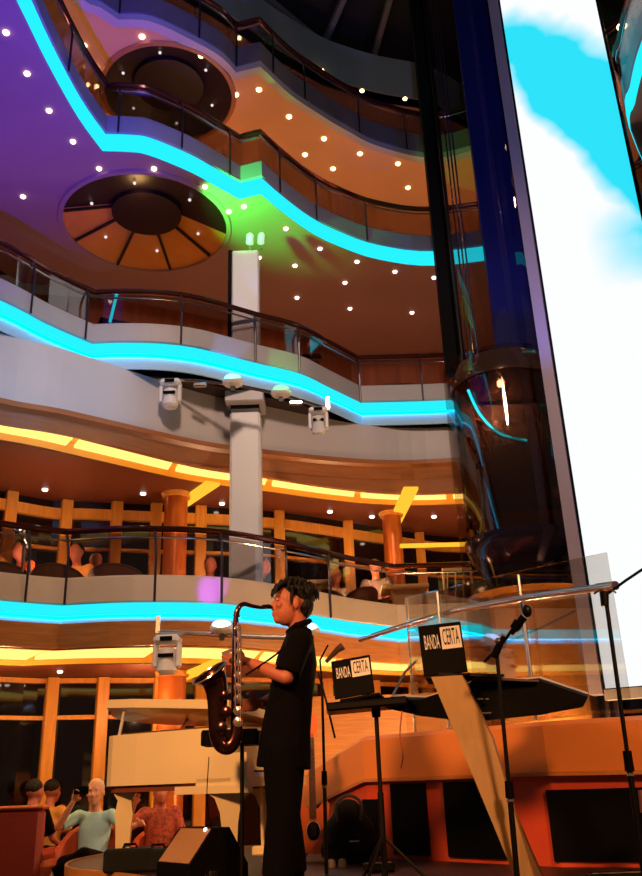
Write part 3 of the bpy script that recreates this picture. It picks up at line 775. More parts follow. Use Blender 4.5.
def eyes(root, c, R, s, parent):
    for sx in (-1, 1):
        e = MB().ell(V(c)+R@V((sx*.030*s, -.0835*s, .010*s)), (.010*s, .007*s, .005*s), R, 10, 8).build('eye', M['white'], parent)
        MB().ell(V(c)+R@V((sx*.030*s, -.0895*s, .010*s)), (.005*s, .003*s, .0045*s), R, 8, 6).build('iris', M['black'], e)
def rot_face(d, tilt=0):
    d = V(d); d.z = 0; d.normalize(); y = -d; z = V((0,0,1)); x = y.cross(z); R = Matrix((x, y, z)).transposed()
    return R@Matrix.Rotation(tilt, 3, 'X')
def figure(label, o, yaw, J, skin, shirt, pants, hairm, s=1.0, vox=.016, bald=False, hand_d=None, hair_style='short'):
    """o origin on the ground, yaw (0 faces the camera, -Y); J joints in local frame"""
    Rz = Matrix.Rotation(yaw, 3, 'Z'); W = lambda p: V(o)+Rz@(V(p)*s)
    j = {k: W(p) for k, p in J.items()}
    root = thing('person', o, label, 'person')
    hr_ = Rz@Matrix.Rotation(J.get('tilt', (0,))[0] if False else 0, 3, 'X')
    b = MB()
    head(b, j['head'], hr_, s*1.1)
    b.loft([j['neck']+V((0,0,-.02)), lerp(j['neck'], j['head'], .6)], [.056*s, .052*s], 12)
    b.loft([j['neck'], j['chest'], j['belly'], j['hip']], [(.06*s, .05*s), (.155*s, .10*s), (.13*s, .095*s), (.15*s, .10*s)], 16, up=Rz@V((0,1,0)))
    for sd in 'lr':
        sg = 1 if sd == 'r' else -1
        b.ell(j['sh'+sd], .052*s)
        b.loft([j['sh'+sd], lerp(j['sh'+sd], j['el'+sd], .5), j['el'+sd]], [.05*s, .045*s, .036*s], 12)
        b.loft([j['el'+sd], lerp(j['el'+sd], j['wr'+sd], .35), j['wr'+sd]], [.037*s, .037*s, .025*s], 12)
        b.ell(j['el'+sd], .038*s)
        hd = Rz@V(J.get('hd'+sd, V(J['wr'+sd])-V(J['el'+sd])))
        hand(b, j['wr'+sd], hd, Rz@V(J.get('hn'+sd, (0,-1,-.3))), s, .7, sg)
        b.loft([j['hp'+sd], lerp(j['hp'+sd], j['kn'+sd], .4), j['kn'+sd]], [.085*s, .075*s, .055*s], 14)
        b.loft([j['kn'+sd], lerp(j['kn'+sd], j['an'+sd], .35), j['an'+sd]], [.056*s, .056*s, .036*s], 14)
        b.ell(j['kn'+sd], .056*s); b.ell(j['hp'+sd], .085*s)
        b.loft([j['an'+sd]+V((0,0,-.02)), j['an'+sd]+Rz@V((0,-.10,-.05))*s], [.035*s, .03*s], 10)
    body = remesh(b.build('body', skin, root), vox, 2)
    t = MB()
    t.loft([j['neck']+V((0,0,-.015)), lerp(j['neck'], j['chest'], .35), j['chest'], j['belly'], j['hip']+V((0,0,-.03))], [(.068*s, .06*s), (.12*s, .085*s), (.175*s, .12*s), (.155*s, .118*s), (.17*s, .125*s)], 18, up=Rz@V((0,1,0)))
    for sd in 'lr':
        t.ell(j['sh'+sd], .066*s)
        t.loft([j['sh'+sd], lerp(j['sh'+sd], j['el'+sd], .5), lerp(j['sh'+sd], j['el'+sd], .85)], [.066*s, .06*s, .058*s], 12)
        t.loft([j['chest']+V((0,0,.06*s)), j['sh'+sd]], [.08*s, .062*s], 12)
    remesh(t.build('shirt', shirt, root), vox, 2)
    q = MB()
    q.loft([lerp(j['belly'], j['hip'], .7), j['hip']+V((0,0,-.05*s))], [(.165*s, .115*s), (.16*s, .115*s)], 16, up=Rz@V((0,1,0)))
    for sd in 'lr':
        q.ell(j['hp'+sd], .10*s); q.ell(j['kn'+sd], .072*s)
        q.loft([j['hp'+sd], lerp(j['hp'+sd], j['kn'+sd], .5), j['kn'+sd]], [.10*s, .088*s, .072*s], 14)
        q.loft([j['kn'+sd], lerp(j['kn'+sd], j['an'+sd], .5), lerp(j['kn'+sd], j['an'+sd], .95)], [.072*s, .066*s, .058*s], 14)
    remesh(q.build('trousers', pants, root), vox, 2)
    for sd in 'lr':
        a = j['an'+sd]; fd = Rz@V((0,-1,0))
        MB().loft([a+V((0,0,-.03*s))-fd*.05*s, a+V((0,0,-.035*s))+fd*.02, a+V((0,0,-.05*s))+fd*.12*s, a+V((0,0,-.058*s))+fd*.19*s], [(.035*s,.03*s), (.043*s,.04*s), (.045*s,.03*s), (.03*s,.018*s)], 12).build('shoe', M['black'], root, True)
    h = MB(); c_ = j['head']
    if not bald:
        h.ell(c_+hr_@V((0, .024, .048))*s, (.086*s, .102*s, .090*s), hr_, 18, 12)
        if hair_style == 'long':
            h.loft([c_+hr_@V((0, .07, .03))*s, c_+hr_@V((0, .09, -.08))*s, c_+hr_@V((0, .08, -.2))*s], [(.08*s,.05*s), (.085*s,.045*s), (.06*s,.03*s)], 12)
    else:
        h.loft([c_+hr_@V((-.078, .0, .01))*s, c_+hr_@V((-.06, .08, .0))*s, c_+hr_@V((0, .108, .0))*s, c_+hr_@V((.06, .08, .0))*s, c_+hr_@V((.078, .0, .01))*s], .018*s, 8)
    h.build('hair', hairm, root, True)
    return root, j, hr_
STAND = dict(head=(0,-.02,1.62), neck=(0,0,1.46), chest=(0,0,1.28), belly=(0,0,1.08), hip=(0,0,.93), shl=(.17,0,1.40), shr=(-.17,0,1.40), ell=(.24,.02,1.12), elr=(-.24,.02,1.12),
 wrl=(.25,-.06,.87), wrr=(-.25,-.06,.87), hpl=(.09,0,.90), hpr=(-.09,0,.90), knl=(.10,-.02,.49), knr=(-.10,-.02,.49), anl=(.10,0,.09), anr=(-.10,0,.09))
SIT = dict(head=(0,.10,1.155), neck=(0,.14,1.01), chest=(0,.16,.83), belly=(0,.13,.64), hip=(0,.10,.52), shl=(.17,.15,.95), shr=(-.17,.15,.95), ell=(.25,.08,.70), elr=(-.25,.08,.70),
 wrl=(.16,-.15,.64), wrr=(-.16,-.15,.64), hpl=(.09,.06,.52), hpr=(-.09,.06,.52), knl=(.12,-.36,.54), knr=(-.12,-.36,.54), anl=(.12,-.38,.10), anr=(-.12,-.38,.10))

# ---- saxophonist
def saxophonist():
    Y = 5.4; G = lambda x, y, yy=5.4: aty(x, y, yy)
    root = thing('person', (-.30, Y, ZS), 'young man in black playing a large saxophone, standing in profile facing left', 'person')
    hc = V((-.228, Y, 2.250)); R = rot_face((-1, -.28, 0), -.10)
    s = 1.2
    b = MB(); head(b, hc, R, s)
    nk = V((-.185, Y+.02, 2.10)); 
    b.loft([hc+V((.03, 0, -.04)), nk, V((-.18, Y+.02, 2.03))], [.058, .060, .075], 14)
    b.ell(V((-.19, Y+.02, 2.10)), .06)
    chest = [V((-.18, Y+.02, 2.03)), V((-.205, Y+.02, 1.90)), V((-.24, Y+.02, 1.70)), V((-.275, Y+.02, 1.50)), V((-.285, Y+.02, 1.40))]
    b.loft(chest, [(.07,.07), (.10,.17), (.10,.15), (.105,.15), (.11,.16)], 18, up=(0,1,0))
    shn, shf = V((-.175, Y-.17, 1.985)), V((-.20, Y+.22, 1.985))
    eln, elf = V((-.255, Y-.25, 1.775)), V((-.27, Y+.27, 1.74))
    wrn, wrf = V((-.505, Y-.10, 1.895)), V((-.435, Y+.03, 1.655))
    for sh, el, wr in ((shn, eln, wrn), (shf, elf, wrf)):
        b.ell(sh, .055); b.loft([sh, lerp(sh, el, .5), el], [.055, .05, .042], 14); b.ell(el, .043)
        b.loft([el, lerp(el, wr, .3), lerp(el, wr, .75), wr], [.043, .045, .033, .026], 14)
    hand(b, wrn, (-1, -.05, .12), (-.1, .9, .2), 1.05, .55, -1)
    hand(b, wrf, (-1, -.25, -.1), (0, -1, -.1), 1.05, .6, 1)
    hips = [(V((-.30, Y-.09, 1.38)), V((-.29, Y-.11, 1.02)), V((-.33, Y-.10, .74))), (V((-.27, Y+.11, 1.38)), V((-.30, Y+.13, 1.02)), V((-.26, Y+.14, .74)))]
    for hp, kn, an in hips:
        b.loft([hp, lerp(hp, kn, .5), kn], [.085, .078, .056], 14); b.loft([kn, lerp(kn, an, .4), an], [.057, .056, .036], 14)
        b.loft([an, an+V((-.08, 0, -.04))], [.036, .03], 10)
    body = remesh(b.build('body', M['skin'], root), .0075, 1, .5)
    eyes(root, hc, R, s, root)
    t = MB()
    t.loft([V((-.172, Y+.02, 2.105)), V((-.18, Y+.02, 2.04)), V((-.20, Y+.02, 1.90)), V((-.24, Y+.02, 1.70)), V((-.275, Y+.02, 1.50)), V((-.295, Y+.02, 1.28))], [(.068,.07), (.09,.12), (.128,.195), (.135,.18), (.15,.19), (.165,.21)], 20, up=(0,1,0))
    for sh, el in ((shn, eln), (shf, elf)):
        t.ell(sh, .078); t.loft([V((-.19, Y, 1.98)), sh], [.10, .078], 14); t.loft([sh, lerp(sh, el, .5), lerp(sh, el, .92)], [.078, .078, .080], 14)
    sh_ = remesh(t.build('shirt', M['shirtb'], root), .011, 3)
    c = MB().loft([V((-.195, Y-.055, 2.11)), V((-.25, Y, 2.075)), V((-.215, Y+.07, 2.11)), V((-.14, Y+.06, 2.135)), V((-.115, Y, 2.14)), V((-.14, Y-.045, 2.125))], .018, 8, False, True).build('collar', M['shirtb'], root, True)
    q = MB()
    q.loft([V((-.285, Y+.02, 1.48)), V((-.285, Y+.02, 1.34))], [(.13,.17), (.135,.18)], 16, up=(0,1,0))
    for hp, kn, an in hips:
        q.ell(hp, .11); q.loft([hp, lerp(hp, kn, .5), kn, lerp(kn, an, .5), an+V((0,0,-.03))], [.112, .105, .098, .095, .092], 16)
    remesh(q.build('trousers', M['pants'], root), .012, 3)
    for hp, kn, an in hips:
        MB().loft([an+V((.07,0,-.05)), an+V((0,0,-.045)), an+V((-.12,0,-.055)), an+V((-.2,0,-.068))], [(.035,.03), (.045,.042), (.045,.032), (.03,.02)], 12).build('shoe', M['black'], root, True)
    # hair: full mop, fringe over the forehead, locks
    h = MB(); P = lambda x, y, z: hc+R@V((x*s, y*s, z*s))
    h.ell(P(0, .028, .055), (.082*s, .100*s, .078*s), R, 20, 14)
    h.ell(P(0, .065, .00), (.072*s, .056*s, .075*s), R, 16, 10)
    for k in range(150):
        a = random.uniform(-PI, PI); el_ = random.uniform(.15, 1.45)
        d = V((math.sin(a)*math.cos(el_), -math.cos(a)*math.cos(el_), math.sin(el_)))
        if el_ < .55 and math.cos(a) > .35 and random.random() < .35: continue
        b0_ = V((d.x*.078, d.y*.095+.028, d.z*.075+.052)); side = V((math.cos(a), math.sin(a), 0))*random.uniform(-.5, .5)
        fall = V((math.sin(a), -math.cos(a), 0))*(1 if math.cos(a) > 0 else .35)
        L_ = random.uniform(.035, .065)
        p1_ = b0_+d*.012+fall*L_*.45+side*L_*.3; p2_ = p1_+fall*L_*.3+V((0,0,-L_*.6))+side*L_*.5
        h.loft([P(*b0_), P(*p1_), P(*p2_)], [.015, .011, .0025], 6)
    for k in range(9):   # fringe over the brow
        x = -.06+.015*k
        h.loft([P(x, -.05, .105), P(x*1.05, -.093, .075), P(x*1.05+random.uniform(-.01, .01), -.100, .035+random.uniform(-.012, .012))], [.014, .012, .003], 6)
    for sx in (-1, 1): h.loft([P(sx*.078, -.015, .06), P(sx*.080, -.018, .01), P(sx*.078, -.015, -.02)], [.014, .010, .004], 6)
    h.build('hair', M['hair'], root, True)
    return root
saxophonist()
# ---- saxophone
def saxophone():
    Y = 5.22; g = lambda x, y, yy=Y: aty(x, y, yy)
    root = thing('saxophone', g(235, 745), 'large dark saxophone with silver keys held by the man in black', 'saxophone')
    nk = catmull([g(268,606,5.33), g(262,607.5,5.3), g(252,606,5.26), g(244,604,5.24), g(238.5,608), g(236,617)], 4)
    MB().loft(nk, [.009+.009*i/(len(nk)-1) for i in range(len(nk))], 12).build('neck', M['sax'], root, True)
    MB().loft([g(273,607.5,5.355), g(269,606.5,5.34), g(263,607,5.31)], [.007, .014, .014], 10).build('mouthpiece', M['black'], root, True)
    bp = [g(236,615), g(235.5,640), g(236,680), g(236.5,715), g(236,733), g(232,744), g(226,747), g(220,742), g(217.5,728), g(217.5,705), g(216.5,690), g(214,680)]
    br = [.017,.021,.028,.034,.038,.042,.044,.047,.052,.058,.066,.078]
    pr = catmull([(*p, r) for p, r in zip(bp, br)], 4); pts = [V(p[:3]) for p in pr]; rr = [p[3] for p in pr]
    e = pts[-1]; d = (pts[-1]-pts[-3]).normalized(); d = (d+V((-.35, -.45, .1))).normalized()
    pts += [e+d*.03, e+d*.05]; rr += [.095, .118]
    o = MB().loft(pts, rr, 24, False).build('body_tube', M['sax'], root, True)
    MB().lathe([(.118, -.004), (.122, 0), (.118, .006), (.114, 0), (.118, -.004)], pts[-1], 28, d).build('bell_rim', M['saxkey'], root, True)
    # keys: pads, rods, guards
    k = 0
    for yy in (628, 640, 651, 663, 675, 687, 699, 711, 722):
        w = g(238, yy, Y-.035)
        MB().lathe([(0, -.004), (.020+.0012*k, -.004), (.020+.0012*k, .004), (.012, .008), (0, .008)], w, 14, (.35, -1, .1)).build('key_cup', M['saxkey'], root, True); k += 1
    for dx, y0, y1 in ((4.2, 625, 725), (-1.0, 636, 712), (2.0, 622, 700)):
        MB().tube([g(236+dx, y0, Y-.045), g(236.5+dx, y1, Y-.06)], .0042, 6).build('key_rod', M['saxkey'], root)
    for x_, y_, r_ in ((226,712,.034), (221,728,.036), (224,695,.030)):
        MB().lathe([(0, -.004), (r_, -.004), (r_, .004), (r_*.5, .012), (0, .012)], g(x_, y_, Y-.065), 16, (-.2, -1, 0)).build('bell_key', M['sax'], root, True)
    MB().tube([g(234,612), g(238,613.5), g(240,617)], .006, 6).build('octave_key', M['saxkey'], root)
    for yy in (650, 690, 725):
        MB().bar(g(232, yy), g(222, yy+4), .008, .02).build('brace', M['saxkey'], root)
saxophone()
o = MB().tube(catmull([V((-.16, 5.36, 2.10)), V((-.28, 5.24, 1.95)), V((-.40, 5.20, 1.86)), V((-.50, 5.20, 1.80))], 4), .006, 6).build('neck_strap', M['black']); tag(o, 'thin black strap from the player\'s neck to the saxophone', 'strap')

# ---- seated man with the phone
J = dict(SIT); J.update(elr=(-.33,-.02,.86), wrr=(-.16,-.12,1.10), hdr=(.35,-.3,.9), ell=(.36,.02,.82), wrl=(.50,-.10,.86), head=(-.0,.10,1.175), knl=(.05,-.40,.62), anl=(-.22,-.46,.46), knr=(-.14,-.38,.55), anr=(-.12,-.42,.10), hnr=(0,-1,0))
mp = aty(90, 840, 9.5)
fig = figure('grey-haired man in a light blue shirt lounging in an armchair, hand raised to face', (mp.x, 9.5, .0), 0, J, M['skin2'], M['shirtl'], M['pants'], M['grey_hair'], 1.0, .010)
w = fig[1]['wrr']
ph = MB().box((w.x+.09, w.y-.07, w.z+.10), (.15, .012, .075), None, .004).build('smartphone', M['black']); tag(ph, 'dark phone held up by the seated man in light blue', 'phone')

# ---- armchairs and sofas on the ground floor
def armchair(x, y, yaw, label, m, w=.85, back=.82):
    r = thing('armchair', (x, y, 0), label, 'armchair', 'armchairs in the ground floor lounge'); Rz = Matrix.Rotation(yaw, 3, 'Z'); T = lambda p: V((x, y, 0))+Rz@V(p)
    MB().box(T((0, 0, .30)), (w-.26, .62, .28), Rz, .04).build('seat', m, r)
    bk = [T((w*.42*math.sin(a), -.05+.42*math.cos(a), 0)) for a in [(-1.6+3.2*k/14) for k in range(15)]]
    bi = [T((w*.33*math.sin(a), -.05+.33*math.cos(a), 0)) for a in [(-1.6+3.2*k/14) for k in range(15)]]
    zt = lambda k: .58+(back-.58)*math.sin(PI*k/14)**.7
    MB().ring([[p+V((0,0,.12)) for p in bk], [p+V((0,0,zt(k)-.03)) for k, p in enumerate(bk)], [lerp(p, q, .5)+V((0,0,zt(k))) for k, (p, q) in enumerate(zip(bk, bi))], [p+V((0,0,zt(k)-.03)) for k, p in enumerate(bi)], [p+V((0,0,.12)) for p in bi]]).build('backrest', m, r, True)
    for sx in (-1, 1):
        MB().box(T((sx*(w/2-.085), -.12, .36)), (.15, .62, .44), Rz, .05).build('armrest', m, r)
        for sy in (-.28, .22): MB().box(T((sx*(w/2-.15), sy, .06)), (.05, .05, .12), Rz).build('leg', M['black'], r)
    return r
armchair(mp.x, 9.5, 0, 'rust orange armchair the man in light blue sits in', M['leather'], .86, .90)
def sofa(x0, x1, Y, label):
    a = aty(x0, 830, Y); b_ = aty(x1, 830, Y); cx = (a.x+b_.x)/2; w = b_.x-a.x
    r = thing('sofa', (cx, Y, 0), label, 'sofa')
    MB().box((cx, Y-.02, .62), (w, .16, .86), None, .04).build('backrest', M['leatherd'], r)
    MB().box((cx, Y+.38, .30), (w, .66, .28), None, .04).build('seat', M['leatherd'], r)
    MB().box((b_.x-.07, Y+.3, .42), (.14, .7, .5), None, .04).build('armrest', M['leatherd'], r)
    MB().box((cx, Y-.02, 1.06), (w+.04, .2, .04), None, .015).build('top_rail', M['leather'], r)
    for k in (0, 1): MB().box((a.x+.1 if k == 0 else b_.x-.1, Y, .10), (.05, .05, .2)).build('leg', M['black'], r)
sofa(-45, 44, 9.1, 'dark red sofa seen from behind at the left edge')
# two people behind
J2 = dict(SIT)
for px_, Y, col_, lab, hs in ((40, 10.15, M['shirtb'], 'person in dark clothes seated behind the dark red sofa, at the mullion', 'short'), (57, 10.85, M['shirty'], 'person in a yellow shirt seated behind the man in light blue', 'short')):
    w = aty(px_, 800, Y); figure(lab, (w.x, Y, .02), PI*.9, J2, M['skin'], col_, M['pants'], M['hair'], 1.02, .02)
    so_ = MB().box((0, 0, .21), (.46, .42, .42), None, .05).build('pouf', M['leatherd']); so_.location = (w.x, Y-.12, .0); tag(so_, 'low square pouf under the person in '+('dark clothes behind the sofa' if px_ == 40 else 'a yellow shirt'), 'pouf')
w = aty(160, 800, 10.0); J3 = dict(SIT); J3.update(wrr=(-.3,-.1,1.05), elr=(-.36,.05,.8))
figure('person in red-brown clothes seated under the piano\'s outline, arm raised', (w.x+.0, 10.12, .0), .3, J3, M['skin'], mat('red_patterned_cloth', (150,60,45), .8, var=.6, vscale=30), M['pants'], M['hair'], 1.0, .02)
armchair(w.x, 10.12, .3, 'rust orange armchair beneath the piano, under the person with raised arm', M['leather'], .76, .78)
# small round table with dark ring by the armchairs
w = aty(145, 838, 8.9); r = thing('side_table', (w.x, 8.9, 0), 'small round dark side table beneath the piano', 'side table')
MB().lathe([(0, .50), (.22, .50), (.22, .53), (0, .53)], (w.x, 8.9, 0), 24).build('table_top', M['blackm'], r)
MB().lathe([(.16, 0), (.16, .02), (.02, .04), (.02, .50)], (w.x, 8.9, 0), 20).build('pedestal', M['blackm'], r)

# ---------------------------------------------------------------- piano
def piano():
    R0_ = V((-.68, 6.08, 0)); u = V((-1.0, .62, 0)).normalized(); v = V((u.y, -u.x, 0))
    if v.y < 0: v = -v
    r = thing('grand_piano', R0_+V((0,0,ZS)), 'cream white grand piano with slightly raised lid, left of the saxophonist', 'piano')
    T = lambda p: R0_+u*(p.x*.87)+v*p.y+V((0,0,p.z))
    out = [(0,0),(1.0,0),(1.30,.02)]+catmull([(1.38,.05),(1.46,.14),(1.44,.26),(1.28,.36),(1.02,.44),(.75,.52),(.55,.60),(.35,.67),(0,.68)], 4)
    MB().prism(out, 1.22, 1.57, T).build('rim', M['piano'], r)
    MB().prism([(x*.96+.03, y*.95+.03) for x, y in out], 1.175, 1.22, T).build('bottom_frame', M['pianoin'], r)
    MB().prism([(x*.93+.05, y*.93+.04) for x, y in out], 1.572, 1.582, T).build('soundboard', M['brass'], r)
    # keyboard end
    kb = MB(); kb.prism([(-.17,-.0),(.35,-.0),(.35,.68),(-.17,.68)], 1.185, 1.245, T); kb.build('keybed', M['piano'], r)
    MB().prism([(-.18,-.015),(.55,-.015),(.55,.03),(-.18,.03)], 1.15, 1.20, T).build('keyslip', M['piano'], r)
    MB().prism([(-.15,0),(0,0),(0,.08),(-.15,.08)], 1.245, 1.40, T).build('cheek_block', M['piano'], r)
    MB().prism([(-.15,.60),(0,.60),(0,.68),(-.15,.68)], 1.245, 1.40, T).build('cheek_block', M['piano'], r)
    MB().prism([(-.14,.09),(-.03,.09),(-.03,.59),(-.14,.59)], 1.245, 1.275, T).build('white_keys', M['white'], r)
    MB().prism([(-.09,.09),(-.03,.09),(-.03,.59),(-.09,.59)], 1.275, 1.287, T).build('black_keys', M['black'], r)
    # lid
    def lidT(p): return T(V((p.x, p.y, p.z+1.60+.16*(1-p.y/.68)*(.45+.55*min(1, max(0, p.x)/1.3)))))
    lo = [(-.02,-.05),(1.0,-.05),(1.34,-.03)]+[(x+.03*(x > .5), y+.03) for x, y in out[3:]]
    MB().prism(lo, 0, .06, lidT).build('lid', M['piano'], r)
    a = T(V((1.25, .04, 1.57))); b_ = lidT(V((1.18, .02, 0))); MB().tube([a, b_], .012, 8).build('lid_prop', M['white'], r)
    a = T(V((.55, .04, 1.58))); MB().bar(a, T(V((.75, .3, 1.66))), .02, .02).build('inner_brace', M['pianoin'], r)
    # legs with curved brackets
    for (lx, ly), sgn in (((.12,.12), 1), ((1.28,.16), -1), ((.12,.58), 1)):
        fl = .17 if sgn > 0 else .08
        prof = [(-fl,1.17),(-fl*.6,1.12),(-.065,1.03),(-.055,.95),(-.045,.72),(-.06,.70),(-.06,ZS+.045),(.06,ZS+.045),(.06,.70),(.045,.72),(.055,.95),(.065,1.03),(fl*.6,1.12),(fl,1.17)]
        X = V((1, .12, 0)).normalized(); Yn = V((-.12, 1, 0)).normalized(); c0 = T(V((lx, ly, 0)))
        L = MB().prism(prof, -.05, .05, lambda p, c0=c0: c0+X*p.x+Yn*p.z+V((0,0,p.y))).build('leg', M['piano'], r)
        MB().lathe([(.025, -.02), (.025, .02)], (c0.x, c0.y, ZS+.025), 12, (1,0,0)).build('caster', M['brass'], L)
    c0 = T(V((-.02, .41, 0)))
    for d in (-.06, .06): MB().tube([c0+V((d,0,1.18)), c0+V((d*.8,0,.80))], .012, 8).build('lyre_rod', M['piano'], r)
    MB().box(c0+V((0,0,.78)), (.24,.12,.06), None, .01).build('pedal_box', M['piano'], r)
piano()

# ---------------------------------------------------------------- stands, laptops, keyboard
def mic_stand(name, base, top, label, boom=None, clutch=.5, r=.011, tilt=None):
    rt = thing(name, base, label, 'microphone stand'); b0 = V(base); t = V(top)
    MB().lathe([(.0, 0), (.13, 0), (.13, .012), (.03, .03), (0, .03)], b0, 28).build('round_base', M['blackm'], rt)
    k = lerp(b0, t, clutch)
    MB().tube([b0+V((0,0,.01)), k], r*1.35, 10).build('lower_tube', M['blackm'], rt, True)
    MB().tube([k, t], r, 10).build('upper_tube', M['blackm'], rt, True)
    MB().loft([lerp(b0, t, clutch-.04), lerp(b0, t, clutch+.03)], [r*2.1, r*1.9], 12).build('clutch', M['black'], rt, True)
    MB().loft([lerp(b0, t, clutch-.055), lerp(b0, t, clutch-.045)], [r*1.7, r*1.7], 12).build('silver_ring', M['saxkey'], rt)
    return rt
g = aty
# stand with boom and microphone in front of keyboard
b0 = g(517,905,4.75); b0.z = ZS+.0; b0.x = g(513,840,4.75).x
t0 = g(497,655,4.75)
rt = mic_stand('microphone_stand', b0, t0, 'black microphone stand with a short boom in front of the keyboard', clutch=.42)
MB().loft([g(494,658,4.75), g(497,650,4.74), g(504,636,4.72)], [.018,.022,.012], 10).build('boom_clamp', M['black'], rt, True)
MB().tube([g(484,662,4.78), g(505,640,4.72), g(522,615,4.66)], .009, 8).build('boom', M['blackm'], rt, True)
MB().ell(g(498,641,4.73), .018).build('knob', M['steel'], rt)
mc = thing('microphone', g(516,628,4.66), 'black microphone clipped to the boom in front of the keyboard', 'microphone')
MB().loft([g(511,634,4.65), g(524,617,4.62)], [.014,.022], 12).build('handle', M['black'], mc, True)
MB().ell(g(527,611,4.61), (.027,.027,.034)).build('grille', M['blackm'], mc, True)
MB().loft([g(514,629,4.66), g(519,622,4.64)], [.026,.028], 10).build('clip', M['black'], mc, True)
# right mic stand
b0 = V((1.525, 4.75, ZS)); t0 = g(606,600,4.75)
rt = mic_stand('microphone_stand', b0, t0, 'tall black stand at the right in front of the glowing screen', clutch=.42, r=.012)
MB().loft([g(604,592,4.75), g(605,606,4.75)], [.026,.022], 12).build('top_clamp', M['blackm'], rt, True)
MB().tube(catmull([g(594,594,4.75), g(600,590,4.74), g(605,592,4.74), g(611,590,4.74), g(616,593,4.74)], 3), .006, 6).build('wing_nut', M['steel'], rt, True)
MB().tube([g(606,595,4.77), g(625,581,4.72), g(655,561,4.6)], .008, 8).build('boom', M['blackm'], rt, True)
# thin stand behind the saxophonist
b0 = g(325,862,5.75); b0.z = ZS; t0 = g(322,682,5.75); b0.x = t0.x-.01
rt = mic_stand('microphone_stand', b0, t0, 'thin black stand right behind the saxophonist, boom folded down', clutch=.5, r=.009)
MB().tube([g(318,672,5.76), g(326,700,5.74), g(335,738,5.7)], .007, 8).build('boom', M['blackm'], rt, True)
MB().tube([g(322,684,5.75), g(320,660,5.75), g(328,645,5.75)], .006, 8).build('cable_loop', M['black'], rt, True)
mc = thing('microphone', g(335,652,5.74), 'small dark microphone tilted behind the saxophonist', 'microphone')
MB().loft([g(326,662,5.74), g(337,650,5.74), g(343,646,5.74)], [.012,.02,.026], 12).build('body', mat('dull_bronze_metal', (120,90,70), .4, metal=.4), mc, True)

def text_mesh(name, body, size, T, m, parent, depth=.0008):
    cu = bpy.data.curves.new(name, 'FONT'); cu.body = body; cu.size = size; cu.extrude = depth; cu.align_x = 'CENTER'; cu.align_y = 'CENTER'; cu.resolution_u = 3
    to = bpy.data.objects.new(name, cu); COL.objects.link(to)
    dg = bpy.context.evaluated_depsgraph_get(); me = bpy.data.meshes.new_from_object(to.evaluated_get(dg)); bpy.data.objects.remove(to)
    bb = [v.co.copy() for v in me.vertices]; w = max(v.x for v in bb)-min(v.x for v in bb)
    me.transform(T); me.materials.clear(); me.materials.append(m)
    o = bpy.data.objects.new(name, me); COL.objects.link(o); o.parent = parent; o.matrix_parent_inverse = parent.matrix_basis.inverted(); return o
def laptop(c4, label, depth_dir):
    """c4: lid corners TL, TR, BR, BL in world; base extends along depth_dir"""
    TL, TR, BR, BL = [V(p) for p in c4]; r = thing('laptop', (BL+BR)/2, label, 'laptop')
    x = (BR-BL).normalized(); W_ = (BR-BL).length; up = ((TL+TR)/2-(BL+BR)/2); H = up.length; up.normalize(); up = (up-x*up.dot(x)).normalized(); n = x.cross(up)
    if n.y > 0: n = -n
    c0 = (TL+TR+BL+BR)/4; Rm = Matrix((x, up, x.cross(up))).transposed()
    MB().box(c0, (W_, H, .012), Rm, .004).build('lid', M['black'], r)
    dd = V(depth_dir).normalized(); m0 = (BL+BR)/2
    MB().box(m0+dd*.115+V((0,0,-.012)), (W_, .23, .018), Matrix((x, (dd-x*dd.dot(x)).normalized(), x.cross((dd-x*dd.dot(x)).normalized()))).transposed(), .004).build('base', M['black'], r)
    # sticker blocks and words
    F4 = lambda a, b, k: c0+x*(a*W_)+up*(b*H)+n*k
    def quad(a0, a1, b0, b1, m, nm, k=.0068):
        mb = MB(); mb.rows([[F4(a0,b0,k), F4(a1,b0,k)], [F4(a0,b1,k), F4(a1,b1,k)]]); return mb.build(nm, m, r)
    TM = lambda a, b, k, sx, sy: Matrix.Translation(F4(a, b, k))@Matrix((x*sx, up*sy, n)).transposed().to_4x4()
    quad(.0, .46, -.02, .42, M['sticker'], 'sticker_block')
    text_mesh('sticker_word', 'CERTA', .10, TM(.23, .20, .0085, W_*.40/.30*.93, H*.34/.073), M['black'], r)
    text_mesh('sticker_word', 'BANDA', .10, TM(-.22, .13, .0085, W_*.38/.34*.93, H*.30/.073), M['sticker'], r)
    return r
L2 = [g(418,629,5.12), g(459,620,5.12), g(468,670,5.05), g(425,677,5.05)]
L2 = [g(417,629,5.14), g(461,619,5.10), g(468,672,5.02), g(424,677,5.06)]
laptop(L2, 'higher black laptop with white lettered sticker, on top of the plywood leg', (.25, .95, .0))
L1 = [g(329,663,5.34), g(366,655,5.30), g(378,692,5.22), g(338,699,5.26)]
laptop(L1, 'lower black laptop with white lettered sticker, on the tray stand left of the keyboard', (.25, .95, .0))
